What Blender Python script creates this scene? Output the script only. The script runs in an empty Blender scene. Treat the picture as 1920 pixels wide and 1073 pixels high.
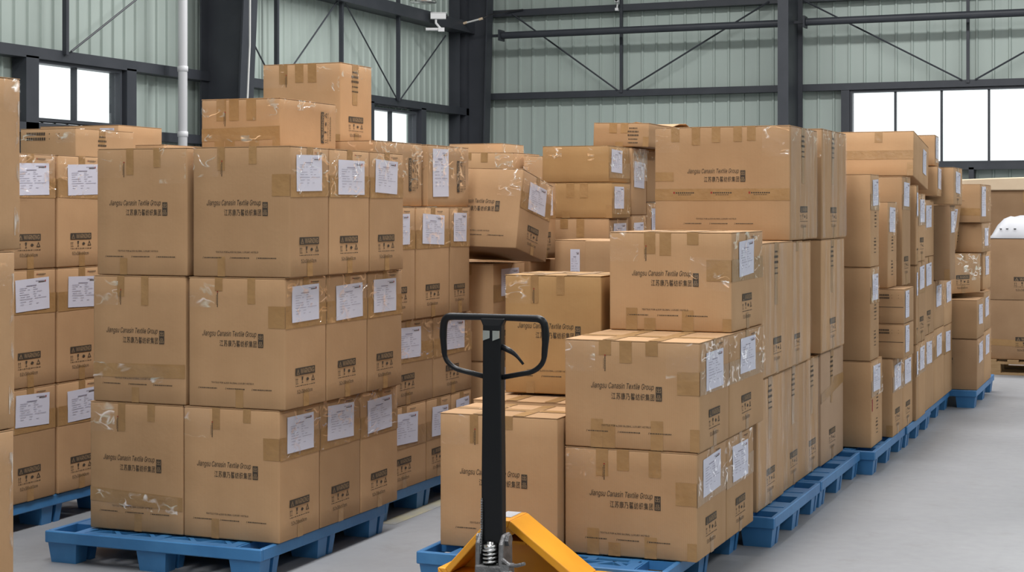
import bpy, bmesh, math, random
from mathutils import Vector, Matrix, Euler
R = math.radians
rnd = random.Random(7)
S = bpy.context.scene
COL = S.collection

# ------------------------------------------------------------ camera
cam = bpy.data.cameras.new('camera')
cam.sensor_width = 36.0
cam.lens = 3050.0 / 1920.0 * 36.0
cam.shift_y = -(536.5 - 392.0) / 1920.0
cam.clip_end = 200
co = bpy.data.objects.new('camera', cam)
COL.objects.link(co)
co.location = (0, 0, 1.555)
co.rotation_euler = (R(90), 0, math.atan(1240 / 3050.0))
S.camera = co
# ------------------------------------------------------------ world: even overcast sky
w = bpy.data.worlds.new('overcast sky')
S.world = w
w.use_nodes = True
bg = w.node_tree.nodes['Background']
bg.inputs[0].default_value = (0.93, 0.97, 1.0, 1)
bg.inputs[1].default_value = 1.6
# ------------------------------------------------------------ roof light strips
def area(name, loc, sx, sy, power, rot=(0, 0, 0), col=(1, .985, .96)):
    l = bpy.data.lights.new(name, 'AREA')
    l.shape = 'RECTANGLE'; l.size = sx; l.size_y = sy; l.energy = power; l.color = col
    o = bpy.data.objects.new(name, l); COL.objects.link(o)
    o.location = loc; o.rotation_euler = rot
    return o
for x, ya, yb, p in ((-6.0, 5.0, 12.0, 260), (-2.5, -3.0, 13.0, 1050), (4.5, -3.0, 14.0, 470)):
    area('roof_light_strip', (x, (ya + yb) / 2, 7.3), 1.3, yb - ya, p, col=(1, .99, .985))
area('roof_light_cross_strip', (-1.5, 17.3, 7.3), 15.0, .9, 1150, col=(1, .99, .985))
RIGHT_HOLES = [(5.0, 12.0, 2.4, 4.2), (14.0, 22.0, 2.4, 4.2)]      # unseen window bands, sized for the light they let in
FRONT_HOLES = [(-8.0, 4.0, 4.0, 6.2)]  # unseen high opening, added to light the fronts of the high cartons
# ------------------------------------------------------------ exposure
S.view_settings.view_transform = 'Standard'
S.view_settings.look = 'None'
S.view_settings.exposure = 0.0
S.view_settings.gamma = 1.0
S.view_settings.use_curve_mapping = False
S.cycles.max_bounces = 7
S.cycles.diffuse_bounces = 4
S.cycles.glossy_bounces = 3
S.cycles.transparent_max_bounces = 10
S.cycles.caustics_reflective = False
S.cycles.caustics_refractive = False
S.cycles.sample_clamp_indirect = 4.0
# ------------------------------------------------------------ materials
def mat(name, col, rough=.6, spec=.4, metal=0.0):
    m = bpy.data.materials.new(name); m.use_nodes = True
    b = m.node_tree.nodes['Principled BSDF']
    b.inputs['Base Color'].default_value = (*col, 1)
    b.inputs['Roughness'].default_value = rough
    b.inputs['Metallic'].default_value = metal
    b.inputs['Specular IOR Level'].default_value = spec
    return m
def nd(m, t, **kw):
    n = m.node_tree.nodes.new(t)
    for k, v in kw.items(): setattr(n, k, v)
    return n
def ln(m, a, b): m.node_tree.links.new(a, b)
def mottle(m, c1, c2, scale=4, detail=5, bump=0.0, coord='Object', bscale=None, stretch=(1, 1, 1)):
    b = m.node_tree.nodes['Principled BSDF']
    tc = nd(m, 'ShaderNodeTexCoord'); mp = nd(m, 'ShaderNodeMapping')
    mp.inputs['Scale'].default_value = stretch
    ln(m, tc.outputs[coord], mp.inputs[0])
    n = nd(m, 'ShaderNodeTexNoise'); n.inputs['Scale'].default_value = scale; n.inputs['Detail'].default_value = detail
    ln(m, mp.outputs[0], n.inputs['Vector'])
    r = nd(m, 'ShaderNodeValToRGB')
    r.color_ramp.elements[0].position = .3; r.color_ramp.elements[1].position = .7
    r.color_ramp.elements[0].color = (*c1, 1); r.color_ramp.elements[1].color = (*c2, 1)
    ln(m, n.outputs['Fac'], r.inputs[0]); ln(m, r.outputs[0], b.inputs['Base Color'])
    if bump:
        n2 = nd(m, 'ShaderNodeTexNoise'); n2.inputs['Scale'].default_value = bscale or scale * 6
        ln(m, mp.outputs[0], n2.inputs['Vector'])
        bp = nd(m, 'ShaderNodeBump'); bp.inputs['Strength'].default_value = bump; bp.inputs['Distance'].default_value = .01
        ln(m, n2.outputs['Fac'], bp.inputs['Height']); ln(m, bp.outputs[0], b.inputs['Normal'])
    return r
def cardboard(name, c1, c2):
    m = mat(name, c1, .78, .25)
    r = mottle(m, c1, c2, 5, 6, .05, bscale=60)
    b = m.node_tree.nodes['Principled BSDF']
    oi = nd(m, 'ShaderNodeObjectInfo')
    mr = nd(m, 'ShaderNodeMapRange'); mr.inputs['To Min'].default_value = .86; mr.inputs['To Max'].default_value = 1.1
    ln(m, oi.outputs['Random'], mr.inputs['Value'])
    wv = nd(m, 'ShaderNodeTexWave'); wv.inputs['Scale'].default_value = 55; wv.inputs['Distortion'].default_value = .6
    tc = nd(m, 'ShaderNodeTexCoord'); mp = nd(m, 'ShaderNodeMapping'); mp.inputs['Rotation'].default_value = (0, 0, R(45))
    ln(m, tc.outputs['Object'], mp.inputs[0]); ln(m, mp.outputs[0], wv.inputs['Vector'])
    mw = nd(m, 'ShaderNodeMapRange'); mw.inputs['To Min'].default_value = .965; mw.inputs['To Max'].default_value = 1.0
    ln(m, wv.outputs['Fac'], mw.inputs['Value'])
    mu = nd(m, 'ShaderNodeMath', operation='MULTIPLY'); ln(m, mr.outputs[0], mu.inputs[0]); ln(m, mw.outputs[0], mu.inputs[1])
    mx = nd(m, 'ShaderNodeMix', data_type='RGBA', blend_type='MULTIPLY'); mx.inputs[0].default_value = 1
    ln(m, r.outputs[0], mx.inputs[6]); ln(m, mu.outputs[0], mx.inputs[7]); ln(m, mx.outputs[2], b.inputs['Base Color'])
    return m
M = {}
M['kraft'] = cardboard('kraft cardboard', (.425, .256, .133), (.475, .292, .155))
M['dull'] = cardboard('shaded cardboard', (.33, .20, .11), (.385, .24, .135))  # kraft toned darker, putting the far right stacks' shade into the colour
M['pink'] = cardboard('pinkish cardboard', (.47, .31, .20), (.51, .34, .22))
M['gold'] = cardboard('golden cardboard', (.39, .225, .095), (.44, .265, .115))
M['tape'] = mat('brown packing tape', (.34, .195, .075), .32, .4)
mottle(M['tape'], (.315, .180, .075), (.385, .228, .100), 9, 4, .25, bscale=30)
M['ink'] = mat('dark printing ink', (.062, .048, .036), .6, .2)
M['gap'] = mat('bare kraft inside print', (.33, .22, .125), .7, .2)
M['paper'] = mat('white paper', (.62, .62, .72), .55, .3)
M['faint'] = mat('faint grey print', (.30, .29, .37), .6, .2)
M['redink'] = mat('red printing ink', (.30, .05, .035), .6, .2)
def scuff():
    m = mat('scuffed pale cardboard', (.60, .53, .46), .8, .2); b = m.node_tree.nodes['Principled BSDF']; out = m.node_tree.nodes['Material Output']
    tc = nd(m, 'ShaderNodeTexCoord'); mp = nd(m, 'ShaderNodeMapping'); mp.inputs['Scale'].default_value = (1, 1.5, .5); ln(m, tc.outputs['Object'], mp.inputs[0])
    n = nd(m, 'ShaderNodeTexNoise'); n.inputs['Scale'].default_value = 14; n.inputs['Detail'].default_value = 6; ln(m, mp.outputs[0], n.inputs['Vector'])
    r = nd(m, 'ShaderNodeMapRange'); r.inputs['From Min'].default_value = .50; r.inputs['From Max'].default_value = .62; ln(m, n.outputs['Fac'], r.inputs['Value'])
    tr = nd(m, 'ShaderNodeBsdfTransparent'); mx = nd(m, 'ShaderNodeMixShader'); ln(m, r.outputs[0], mx.inputs[0]); ln(m, tr.outputs[0], mx.inputs[1]); ln(m, b.outputs[0], mx.inputs[2]); ln(m, mx.outputs[0], out.inputs[0])
    return m
M['scuff'] = scuff()
def film(name, base, crease, milky, scale, streak, lo=.93):
    """clear plastic: barely visible except along sharp creases, which catch the light"""
    m = bpy.data.materials.new(name); m.use_nodes = True
    nt = m.node_tree; nt.nodes.clear()
    out = nd(m, 'ShaderNodeOutputMaterial'); tr = nd(m, 'ShaderNodeBsdfTransparent'); g = nd(m, 'ShaderNodeBsdfGlossy'); df = nd(m, 'ShaderNodeBsdfDiffuse')
    df.inputs[0].default_value = (.80, .79, .79, 1); g.inputs['Roughness'].default_value = .16
    tc = nd(m, 'ShaderNodeTexCoord'); mp = nd(m, 'ShaderNodeMapping'); mp.inputs['Scale'].default_value = streak
    mp.inputs['Rotation'].default_value = (R(24), R(-20), R(10))
    oi = nd(m, 'ShaderNodeObjectInfo'); va = nd(m, 'ShaderNodeVectorMath', operation='ADD'); sc_ = nd(m, 'ShaderNodeVectorMath', operation='SCALE'); sc_.inputs['Scale'].default_value = 20
    cb = nd(m, 'ShaderNodeCombineXYZ'); ln(m, oi.outputs['Random'], cb.inputs[0]); ln(m, oi.outputs['Random'], cb.inputs[2])
    ln(m, cb.outputs[0], sc_.inputs[0]); ln(m, tc.outputs['Object'], va.inputs[0]); ln(m, sc_.outputs[0], va.inputs[1]); ln(m, va.outputs[0], mp.inputs[0])
    n = nd(m, 'ShaderNodeTexNoise'); n.inputs['Scale'].default_value = scale; n.inputs['Detail'].default_value = 1.5; n.inputs['Distortion'].default_value = .6
    ln(m, mp.outputs[0], n.inputs['Vector'])
    bp = nd(m, 'ShaderNodeBump'); bp.inputs['Strength'].default_value = .9; bp.inputs['Distance'].default_value = .02
    ln(m, n.outputs['Fac'], bp.inputs['Height']); ln(m, bp.outputs[0], g.inputs['Normal'])
    s1 = nd(m, 'ShaderNodeMath', operation='MULTIPLY_ADD'); s1.inputs[1].default_value = 2; s1.inputs[2].default_value = -1; ln(m, n.outputs['Fac'], s1.inputs[0])
    s2 = nd(m, 'ShaderNodeMath', operation='ABSOLUTE'); ln(m, s1.outputs[0], s2.inputs[0])
    s3 = nd(m, 'ShaderNodeMapRange'); s3.inputs['From Min'].default_value = 1 - lo; s3.inputs['From Max'].default_value = 0; s3.inputs['To Min'].default_value = base; s3.inputs['To Max'].default_value = crease
    ln(m, s2.outputs[0], s3.inputs['Value'])
    # creases fade in and out along their length
    n3 = nd(m, 'ShaderNodeTexNoise'); n3.inputs['Scale'].default_value = scale * .9; n3.inputs['Detail'].default_value = 1; ln(m, va.outputs[0], n3.inputs['Vector'])
    r3 = nd(m, 'ShaderNodeMapRange'); r3.inputs['From Min'].default_value = .47; r3.inputs['From Max'].default_value = .62; ln(m, n3.outputs['Fac'], r3.inputs['Value'])
    mm = nd(m, 'ShaderNodeMath', operation='MULTIPLY'); ln(m, s3.outputs[0], mm.inputs[0]); ln(m, r3.outputs[0], mm.inputs[1])
    mxx = nd(m, 'ShaderNodeMath', operation='MAXIMUM'); mxx.inputs[1].default_value = base; ln(m, mm.outputs[0], mxx.inputs[0])
    cg = nd(m, 'ShaderNodeCombineColor'); [ln(m, mxx.outputs[0], cg.inputs[k]) for k in range(3)]; ln(m, cg.outputs[0], g.inputs['Color'])
    iv = nd(m, 'ShaderNodeMath', operation='MULTIPLY_ADD'); iv.inputs[1].default_value = -.3; iv.inputs[2].default_value = 1.0; ln(m, mxx.outputs[0], iv.inputs[0])
    ct = nd(m, 'ShaderNodeCombineColor'); [ln(m, iv.outputs[0], ct.inputs[k]) for k in range(3)]; ln(m, ct.outputs[0], tr.inputs[0])
    m1 = nd(m, 'ShaderNodeAddShader'); ln(m, tr.outputs[0], m1.inputs[0]); ln(m, g.outputs[0], m1.inputs[1])
    m2 = nd(m, 'ShaderNodeMixShader')
    n2 = nd(m, 'ShaderNodeTexNoise'); n2.inputs['Scale'].default_value = 5
    ln(m, mp.outputs[0], n2.inputs['Vector'])
    mr = nd(m, 'ShaderNodeMapRange'); mr.inputs['From Min'].default_value = .42; mr.inputs['From Max'].default_value = .7
    mr.inputs['To Min'].default_value = 0; mr.inputs['To Max'].default_value = milky
    ln(m, n2.outputs['Fac'], mr.inputs['Value']); ln(m, mr.outputs[0], m2.inputs[0])
    ln(m, m1.outputs[0], m2.inputs[1]); ln(m, df.outputs[0], m2.inputs[2]); ln(m, m2.outputs[0], out.inputs[0])
    return m
M['film'] = film('clear tape film', .012, 1.0, .03, 11, (1, 1, 1.7), .90)
M['wrap'] = film('stretch wrap film', .02, .2, .15, 5, (2.4, 2.4, .22), .93)
M['silver'] = film('silvery crumpled film', .25, .8, .25, 20, (1, 1, 1), .6)
def glass():
    m = bpy.data.materials.new('window glass'); m.use_nodes = True
    nt = m.node_tree; nt.nodes.clear()
    out = nd(m, 'ShaderNodeOutputMaterial'); tr = nd(m, 'ShaderNodeBsdfTransparent'); g = nd(m, 'ShaderNodeBsdfGlossy')
    g.inputs['Roughness'].default_value = .02; tr.inputs[0].default_value = (.95, .97, .96, 1)
    f = nd(m, 'ShaderNodeLayerWeight'); pw = nd(m, 'ShaderNodeMath', operation='POWER'); pw.inputs[1].default_value = 5
    ln(m, f.outputs['Facing'], pw.inputs[0]); ad = nd(m, 'ShaderNodeMath', operation='MULTIPLY_ADD'); ad.inputs[1].default_value = .8; ad.inputs[2].default_value = .04
    ln(m, pw.outputs[0], ad.inputs[0])
    mx = nd(m, 'ShaderNodeMixShader'); ln(m, ad.outputs[0], mx.inputs[0]); ln(m, tr.outputs[0], mx.inputs[1]); ln(m, g.outputs[0], mx.inputs[2])
    ln(m, mx.outputs[0], out.inputs[0]); return m
M['glass'] = glass()
M['clad'] = mat('pale green painted sheet', (.42, .485, .44), .45, .4); mottle(M['clad'], (.385, .448, .415), (.42, .485, .448), .8, 4)
M['steel'] = mat('dark grey painted steel', (.04, .044, .053), .5, .4); mottle(M['steel'], (.036, .040, .049), (.047, .051, .061), 3, 4)
M['roof'] = mat('white roof sheet', (.42, .43, .42), .6, .3)
M['pvc'] = mat('white plastic pipe', (.68, .68, .70), .4, .4)
M['cable'] = mat('white cable', (.7, .7, .68), .5, .4)
M['blue'] = mat('blue moulded plastic', (.030, .145, .40), .42, .5); mottle(M['blue'], (.030, .150, .36), (.055, .210, .45), 5, 6, .08, bscale=40)
M['yellow'] = mat('orange yellow paint', (.80, .34, .022), .38, .5); mottle(M['yellow'], (.74, .30, .018), (.82, .36, .025), 6, 5, .05)
M['black'] = mat('black painted metal', (.006, .0065, .008), .36, .28)
M['cast'] = mat('grey cast metal', (.20, .20, .205), .45, .5, .6); mottle(M['cast'], (.12, .12, .125), (.26, .26, .265), 25, 5, .3)
M['chrome'] = mat('bright spring steel', (.62, .62, .62), .25, .5, 1)
M['wood'] = mat('pallet wood', (.42, .27, .13), .75, .3); mottle(M['wood'], (.34, .21, .10), (.48, .32, .17), 3, 5, .2, stretch=(1, 8, 8))
M['cream'] = mat('cream board', (.72, .56, .39), .7, .3); mottle(M['cream'], (.68, .52, .36), (.75, .60, .43), 4, 4)
M['bag'] = mat('white woven plastic', (.42, .425, .45), .5, .4)
M['camw'] = mat('white camera plastic', (.75, .75, .75), .4, .4)
M['dark'] = mat('dark plastic', (.02, .02, .022), .4, .4)
M['refl'] = mat('lamp reflector aluminium', (.75, .73, .70), .22, .5, 1)
M['yline'] = mat('worn yellow floor paint', (.50, .45, .30), .7, .3); mottle(M['yline'], (.25, .257, .27), (.37, .33, .19), 5.5, 4, coord='Object', stretch=(1, 1, 1))
# floor: sealed concrete with worn patches, hairline joint
M['floor'] = mat('sealed grey concrete', (.5, .5, .5), .4, .4)
def floor_mat(m):
    b = m.node_tree.nodes['Principled BSDF']
    tc = nd(m, 'ShaderNodeTexCoord')
    n1 = nd(m, 'ShaderNodeTexNoise'); n1.inputs['Scale'].default_value = .9; n1.inputs['Detail'].default_value = 7
    n2 = nd(m, 'ShaderNodeTexNoise'); n2.inputs['Scale'].default_value = 14; n2.inputs['Detail'].default_value = 6
    n3 = nd(m, 'ShaderNodeTexNoise'); n3.inputs['Scale'].default_value = 5; n3.inputs['Detail'].default_value = 8; n3.inputs['Roughness'].default_value = .75
    for n in (n1, n2, n3): ln(m, tc.outputs['Object'], n.inputs['Vector'])
    r = nd(m, 'ShaderNodeValToRGB')
    r.color_ramp.elements[0].position = .3; r.color_ramp.elements[1].position = .72
    r.color_ramp.elements[0].color = (.225, .232, .248, 1); r.color_ramp.elements[1].color = (.28, .287, .302, 1)
    ln(m, n1.outputs['Fac'], r.inputs[0])
    r2 = nd(m, 'ShaderNodeValToRGB')
    r2.color_ramp.elements[0].position = .32; r2.color_ramp.elements[1].position = .44
    r2.color_ramp.elements[0].color = (.82, .80, .77, 1); r2.color_ramp.elements[1].color = (1, 1, 1, 1)
    ln(m, n3.outputs['Fac'], r2.inputs[0])
    mx = nd(m, 'ShaderNodeMix', data_type='RGBA', blend_type='MULTIPLY'); mx.inputs[0].default_value = .7
    ln(m, r.outputs[0], mx.inputs[6]); ln(m, r2.outputs[0], mx.inputs[7]); ln(m, mx.outputs[2], b.inputs['Base Color'])
    mr = nd(m, 'ShaderNodeMapRange'); mr.inputs['To Min'].default_value = .38; mr.inputs['To Max'].default_value = .62
    ln(m, n2.outputs['Fac'], mr.inputs['Value']); ln(m, mr.outputs[0], b.inputs['Roughness'])
floor_mat(M['floor'])

# ------------------------------------------------------------ mesh helpers
class MB:
    def __init__(s): s.v = []; s.f = []; s.m = []
    def quad(s, pts, mi=0):
        i = len(s.v); s.v += [tuple(p) for p in pts]; s.f.append(tuple(range(i, i + len(pts)))); s.m.append(mi)
    def box(s, x0, x1, y0, y1, z0, z1, mi=0):
        i = len(s.v)
        s.v += [(x0, y0, z0), (x1, y0, z0), (x1, y1, z0), (x0, y1, z0), (x0, y0, z1), (x1, y0, z1), (x1, y1, z1), (x0, y1, z1)]
        for q in ((3, 2, 1, 0), (4, 5, 6, 7), (0, 1, 5, 4), (1, 2, 6, 5), (2, 3, 7, 6), (3, 0, 4, 7)):
            s.f.append(tuple(i + k for k in q)); s.m.append(mi)
    def prism(s, poly, axis, a, b, mi=0):
        """extrude a polygon along an axis from a to b; axis 'x': poly=(y,z), 'y': (x,z), 'z': (x,y)"""
        def P(p, t): return (t, p[0], p[1]) if axis == 'x' else (p[0], t, p[1]) if axis == 'y' else (p[0], p[1], t)
        i = len(s.v); n = len(poly)
        s.v += [P(p, a) for p in poly] + [P(p, b) for p in poly]
        s.f.append(tuple(i + k for k in range(n))); s.f.append(tuple(i + n + k for k in reversed(range(n)))); s.m += [mi, mi]
        for k in range(n):
            l = (k + 1) % n
            s.f.append((i + l, i + k, i + n + k, i + n + l)); s.m.append(mi)
    def loft(s, rings, mi=0, cap=True, closed=True):
        i = len(s.v); n = len(rings[0])
        for r in rings: s.v += [tuple(p) for p in r]
        for a in range(len(rings) - 1):
            for k in range(n if closed else n - 1):
                l = (k + 1) % n
                s.f.append((i + a * n + k, i + a * n + l, i + (a + 1) * n + l, i + (a + 1) * n + k)); s.m.append(mi)
        if cap:
            s.f.append(tuple(i + k for k in reversed(range(n)))); s.m.append(mi)
            e = i + (len(rings) - 1) * n
            s.f.append(tuple(e + k for k in range(n))); s.m.append(mi)
    def tube(s, pts, rad, n=8, mi=0):
        pts = [Vector(p) for p in pts]; rings = []
        if not isinstance(rad, (list, tuple)): rad = [rad] * len(pts)
        up = None
        for k, p in enumerate(pts):
            t = (pts[min(k + 1, len(pts) - 1)] - pts[max(k - 1, 0)]).normalized()
            if up is None:
                up = Vector((0, 0, 1)) if abs(t.z) < .9 else Vector((0, 1, 0))
            a = t.cross(up).normalized(); b = a.cross(t).normalized(); up = b
            rings.append([p + (a * math.cos(j * 2 * math.pi / n) + b * math.sin(j * 2 * math.pi / n)) * rad[k] for j in range(n)])
        s.loft(rings, mi)
    def lathe(s, prof, c=(0, 0, 0), n=16, mi=0):
        rings = [[(c[0] + r * math.cos(j * 2 * math.pi / n), c[1] + r * math.sin(j * 2 * math.pi / n), c[2] + z) for j in range(n)] for r, z in prof]
        s.loft(rings, mi)
    def mesh(s, name, mats, smooth=False, fix=True):
        me = bpy.data.meshes.new(name); me.from_pydata(s.v, [], s.f)
        for m in (mats if isinstance(mats, (list, tuple)) else [mats]): me.materials.append(m)
        if any(s.m): me.polygons.foreach_set('material_index', s.m)
        if fix:
            bm = bmesh.new(); bm.from_mesh(me); bmesh.ops.recalc_face_normals(bm, faces=bm.faces); bm.to_mesh(me); bm.free()
        if smooth: me.polygons.foreach_set('use_smooth', [True] * len(me.polygons))
        me.update(); return me
    def obj(s, name, mats, parent=None, smooth=False, loc=(0, 0, 0), fix=True):
        return link(name, s.mesh(name, mats, smooth, fix), parent, loc)
def link(name, me, parent=None, loc=(0, 0, 0), rot=(0, 0, 0)):
    o = bpy.data.objects.new(name, me); COL.objects.link(o)
    o.location = loc; o.rotation_euler = rot
    if parent: o.parent = parent
    return o
def tag(o, label, cat, group=None):
    o['label'] = label; o['category'] = cat
    if group: o['group'] = group
    return o
def thing(name, label, cat, loc=(0, 0, 0), rot=(0, 0, 0), group=None):
    o = link(name, None, None, loc, rot); o.empty_display_size = .1
    return tag(o, label, cat, group)
def struct(o): o['kind'] = 'structure'; return o
def bevel(o, wd, seg=2):
    b = o.modifiers.new('bevel', 'BEVEL'); b.width = wd; b.segments = seg; b.limit_method = 'ANGLE'; b.angle_limit = R(40); return o

# ------------------------------------------------------------ text templates (flat print)
try:                                 # the sans typeface that ships with Blender; the built-in one otherwise
    SANS = bpy.data.fonts.load(bpy.utils.system_resource('DATAFILES', path='fonts') + '/Inter.woff2')
except Exception:
    SANS = None
def text_mesh(body, size=1.0, shear=0.0, bold=0.0, align='LEFT', space=1.0, sans=True):
    cu = bpy.data.curves.new('print', 'FONT'); cu.body = body; cu.size = size; cu.shear = shear; cu.offset = bold
    cu.align_x = align; cu.resolution_u = 2; cu.space_character = space; cu.fill_mode = 'BOTH'
    if SANS and sans: cu.font = SANS
    o = bpy.data.objects.new('print', cu); COL.objects.link(o)
    dg = bpy.context.evaluated_depsgraph_get(); dg.update()
    me = bpy.data.meshes.new_from_object(o.evaluated_get(dg))
    vs = [(v.co.x, v.co.y) for v in me.vertices]; fs = [tuple(p.vertices) for p in me.polygons]
    bpy.data.objects.remove(o); bpy.data.curves.remove(cu); bpy.data.meshes.remove(me)
    x0 = min(v[0] for v in vs); x1 = max(v[0] for v in vs); y0 = min(v[1] for v in vs); y1 = max(v[1] for v in vs)
    return vs, fs, (x0, x1, y0, y1)
class Print:
    """flat artwork: 2-D polygons with material index and layer"""
    def __init__(s): s.v = []; s.f = []; s.m = []
    def put(s, tm, x0, x1, y0, y1, mi=0, lay=0):
        vs, fs, (a, b, c, d) = tm; i = len(s.v)
        s.v += [(x0 + (x - a) / (b - a) * (x1 - x0), y0 + (y - c) / (d - c) * (y1 - y0), lay) for x, y in vs]
        for f in fs: s.f.append(tuple(i + k for k in f)); s.m.append(mi)
    def poly(s, pts, mi=0, lay=0):
        i = len(s.v); s.v += [(x, y, lay) for x, y in pts]; s.f.append(tuple(range(i, i + len(pts)))); s.m.append(mi)
    def rect(s, x0, x1, y0, y1, mi=0, lay=0, n=1):
        for k in range(n):
            a = x0 + (x1 - x0) * k / n; b = x0 + (x1 - x0) * (k + 1) / n
            s.poly([(a, y0), (b, y0), (b, y1), (a, y1)], mi, lay)
LAT = text_mesh('Jiangsu Canasin Textile Group', shear=.28)
CJK = text_mesh('江苏康乃馨纺织集团', bold=.004, space=1.12, sans=False)
EMB1 = text_mesh('出', sans=False); EMB2 = text_mesh('品', sans=False)
FT1 = text_mesh('TEXTILE FOR 4,000 GLOBAL LUXURY HOTELS', bold=.006)
WRN = text_mesh('WARNING', bold=.008)
DIM = text_mesh('52x38x60cm')
logo = Print()
logo.put(LAT, -.150, .118, .004, .034)
logo.put(CJK, -.063, .120, -.034, -.006)
logo.rect(.126, .152, -.034, .024, 0)
logo.put(EMB1, .1295, .1485, .000, .020, 1, 1); logo.put(EMB2, .1295, .1485, -.030, -.010, 1, 1)
foot = Print()
foot.put(FT1, -.105, .105, .034, .0425)
for x, wd in ((-.170, .095), (-.035, .09), (.095, .095)):
    k = x + .008
    foot.poly([(x, .010), (x + .0015, .010), (x + .0045, .019), (x + .003, .019)])
    while k < x + wd:
        a = rnd.choice((.0035, .005, .007)); foot.rect(k, k + a, .0125, .0165); k += a + .0018
warn = Print()                       # centred bar with triangle and WARNING, icons, size line
warn.rect(-.085, .085, .052, .084, 0, 0, 10)
warn.poly([(-.076, .056), (-.050, .056), (-.063, .079)], 1, 1); warn.poly([(-.0715, .0585), (-.0545, .0585), (-.063, .0735)], 0, 2)
warn.rect(-.064, -.062, .062, .069, 1, 3)
warn.put(WRN, -.040, .078, .057, .079, 1, 1)
for x in (-.080, -.068):             # arrows up
    warn.rect(x, x + .002, .020, .036); warn.poly([(x - .003, .034), (x + .005, .034), (x + .001, .041)])
warn.rect(-.083, -.060, .016, .018)
warn.poly([(-.030, .044), (-.016, .044), (-.019, .030), (-.027, .030)]); warn.rect(-.0242, -.0218, .020, .030); warn.rect(-.029, -.017, .017, .020)
warn.poly([(.010, .030), (.016, .037), (.026, .037), (.034, .030), (.026, .024), (.016, .024)])
for k in range(3):                   # recycling loop
    a0 = R(90 + 120 * k); a1 = R(90 + 120 * (k + 1))
    p0 = (.068 + .017 * math.cos(a0), .029 + .017 * math.sin(a0)); p1 = (.068 + .017 * math.cos(a1), .029 + .017 * math.sin(a1))
    q0 = (.068 + .010 * math.cos(a0), .029 + .010 * math.sin(a0)); q1 = (.068 + .010 * math.cos(a1), .029 + .010 * math.sin(a1))
    warn.poly([p0, p1, q1, q0])
x = -.084
while x < .08:
    a = rnd.choice((.006, .010, .014)); warn.rect(x, x + a, .005, .008); x += a + .005
warn.put(DIM, -.070, .062, -.026, -.010)
sheetp = Print()                     # unit square delivery note
sheetp.rect(.60, .86, .905, .92, 0, n=2); sheetp.rect(.68, .86, .862, .884, 1); sheetp.rect(.87, .90, .862, .92, 2)
sheetp.rect(.32, .62, .775, .80, 0)
for yy, segs in ((.72, ((.12, .34), (.52, .60))), (.66, ((.12, .30), (.36, .42), (.52, .66))), (.59, ((.12, .24), (.52, .58), (.63, .78))), (.52, ((.12, .40), (.52, .62))),
                 (.45, ((.14, .28), (.32, .42), (.54, .60), (.66, .74))), (.38, ((.12, .5), (.56, .9))), (.30, ((.14, .3), (.4, .5))), (.22, ((.14, .24), (.4, .47), (.6, .68)))):
    for a, b in segs: sheetp.rect(a, b, yy, yy + .012, 0)
rows_p = Print()
for r_, yy in enumerate((.0, -.035)):
    x = 0
    while x < .15:
        a = rnd.choice((.010, .014)); rows_p.rect(x, x + a, yy, yy + .020); x += a + .004
    rows_p.rect(.19, .196, yy + .006, yy + .012); rows_p.rect(.27, .276, yy + .006, yy + .012)
tower = Print()                      # stacked small printed rows of tiny marks
for k, (wd, hh) in enumerate(((.06, .012), (.08, .016), (.08, .016), (.07, .010), (.075, .010))):
    x = -wd / 2
    while x < wd / 2:
        a = rnd.choice((.004, .006, .009)); tower.rect(x, min(x + a, wd / 2), -.026 * k, -.026 * k + hh * .75); x += a + .003
tapemark = Print(); tapemark.rect(0, .007, -.001, .007, 1)
for k in range(9): tapemark.rect(.010 + .0085 * k, .016 + .0085 * k, .0, .005, 0)
for k in range(6): tapemark.rect(.020 + .009 * k, .027 + .009 * k, -.006, -.004, 0)

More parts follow.
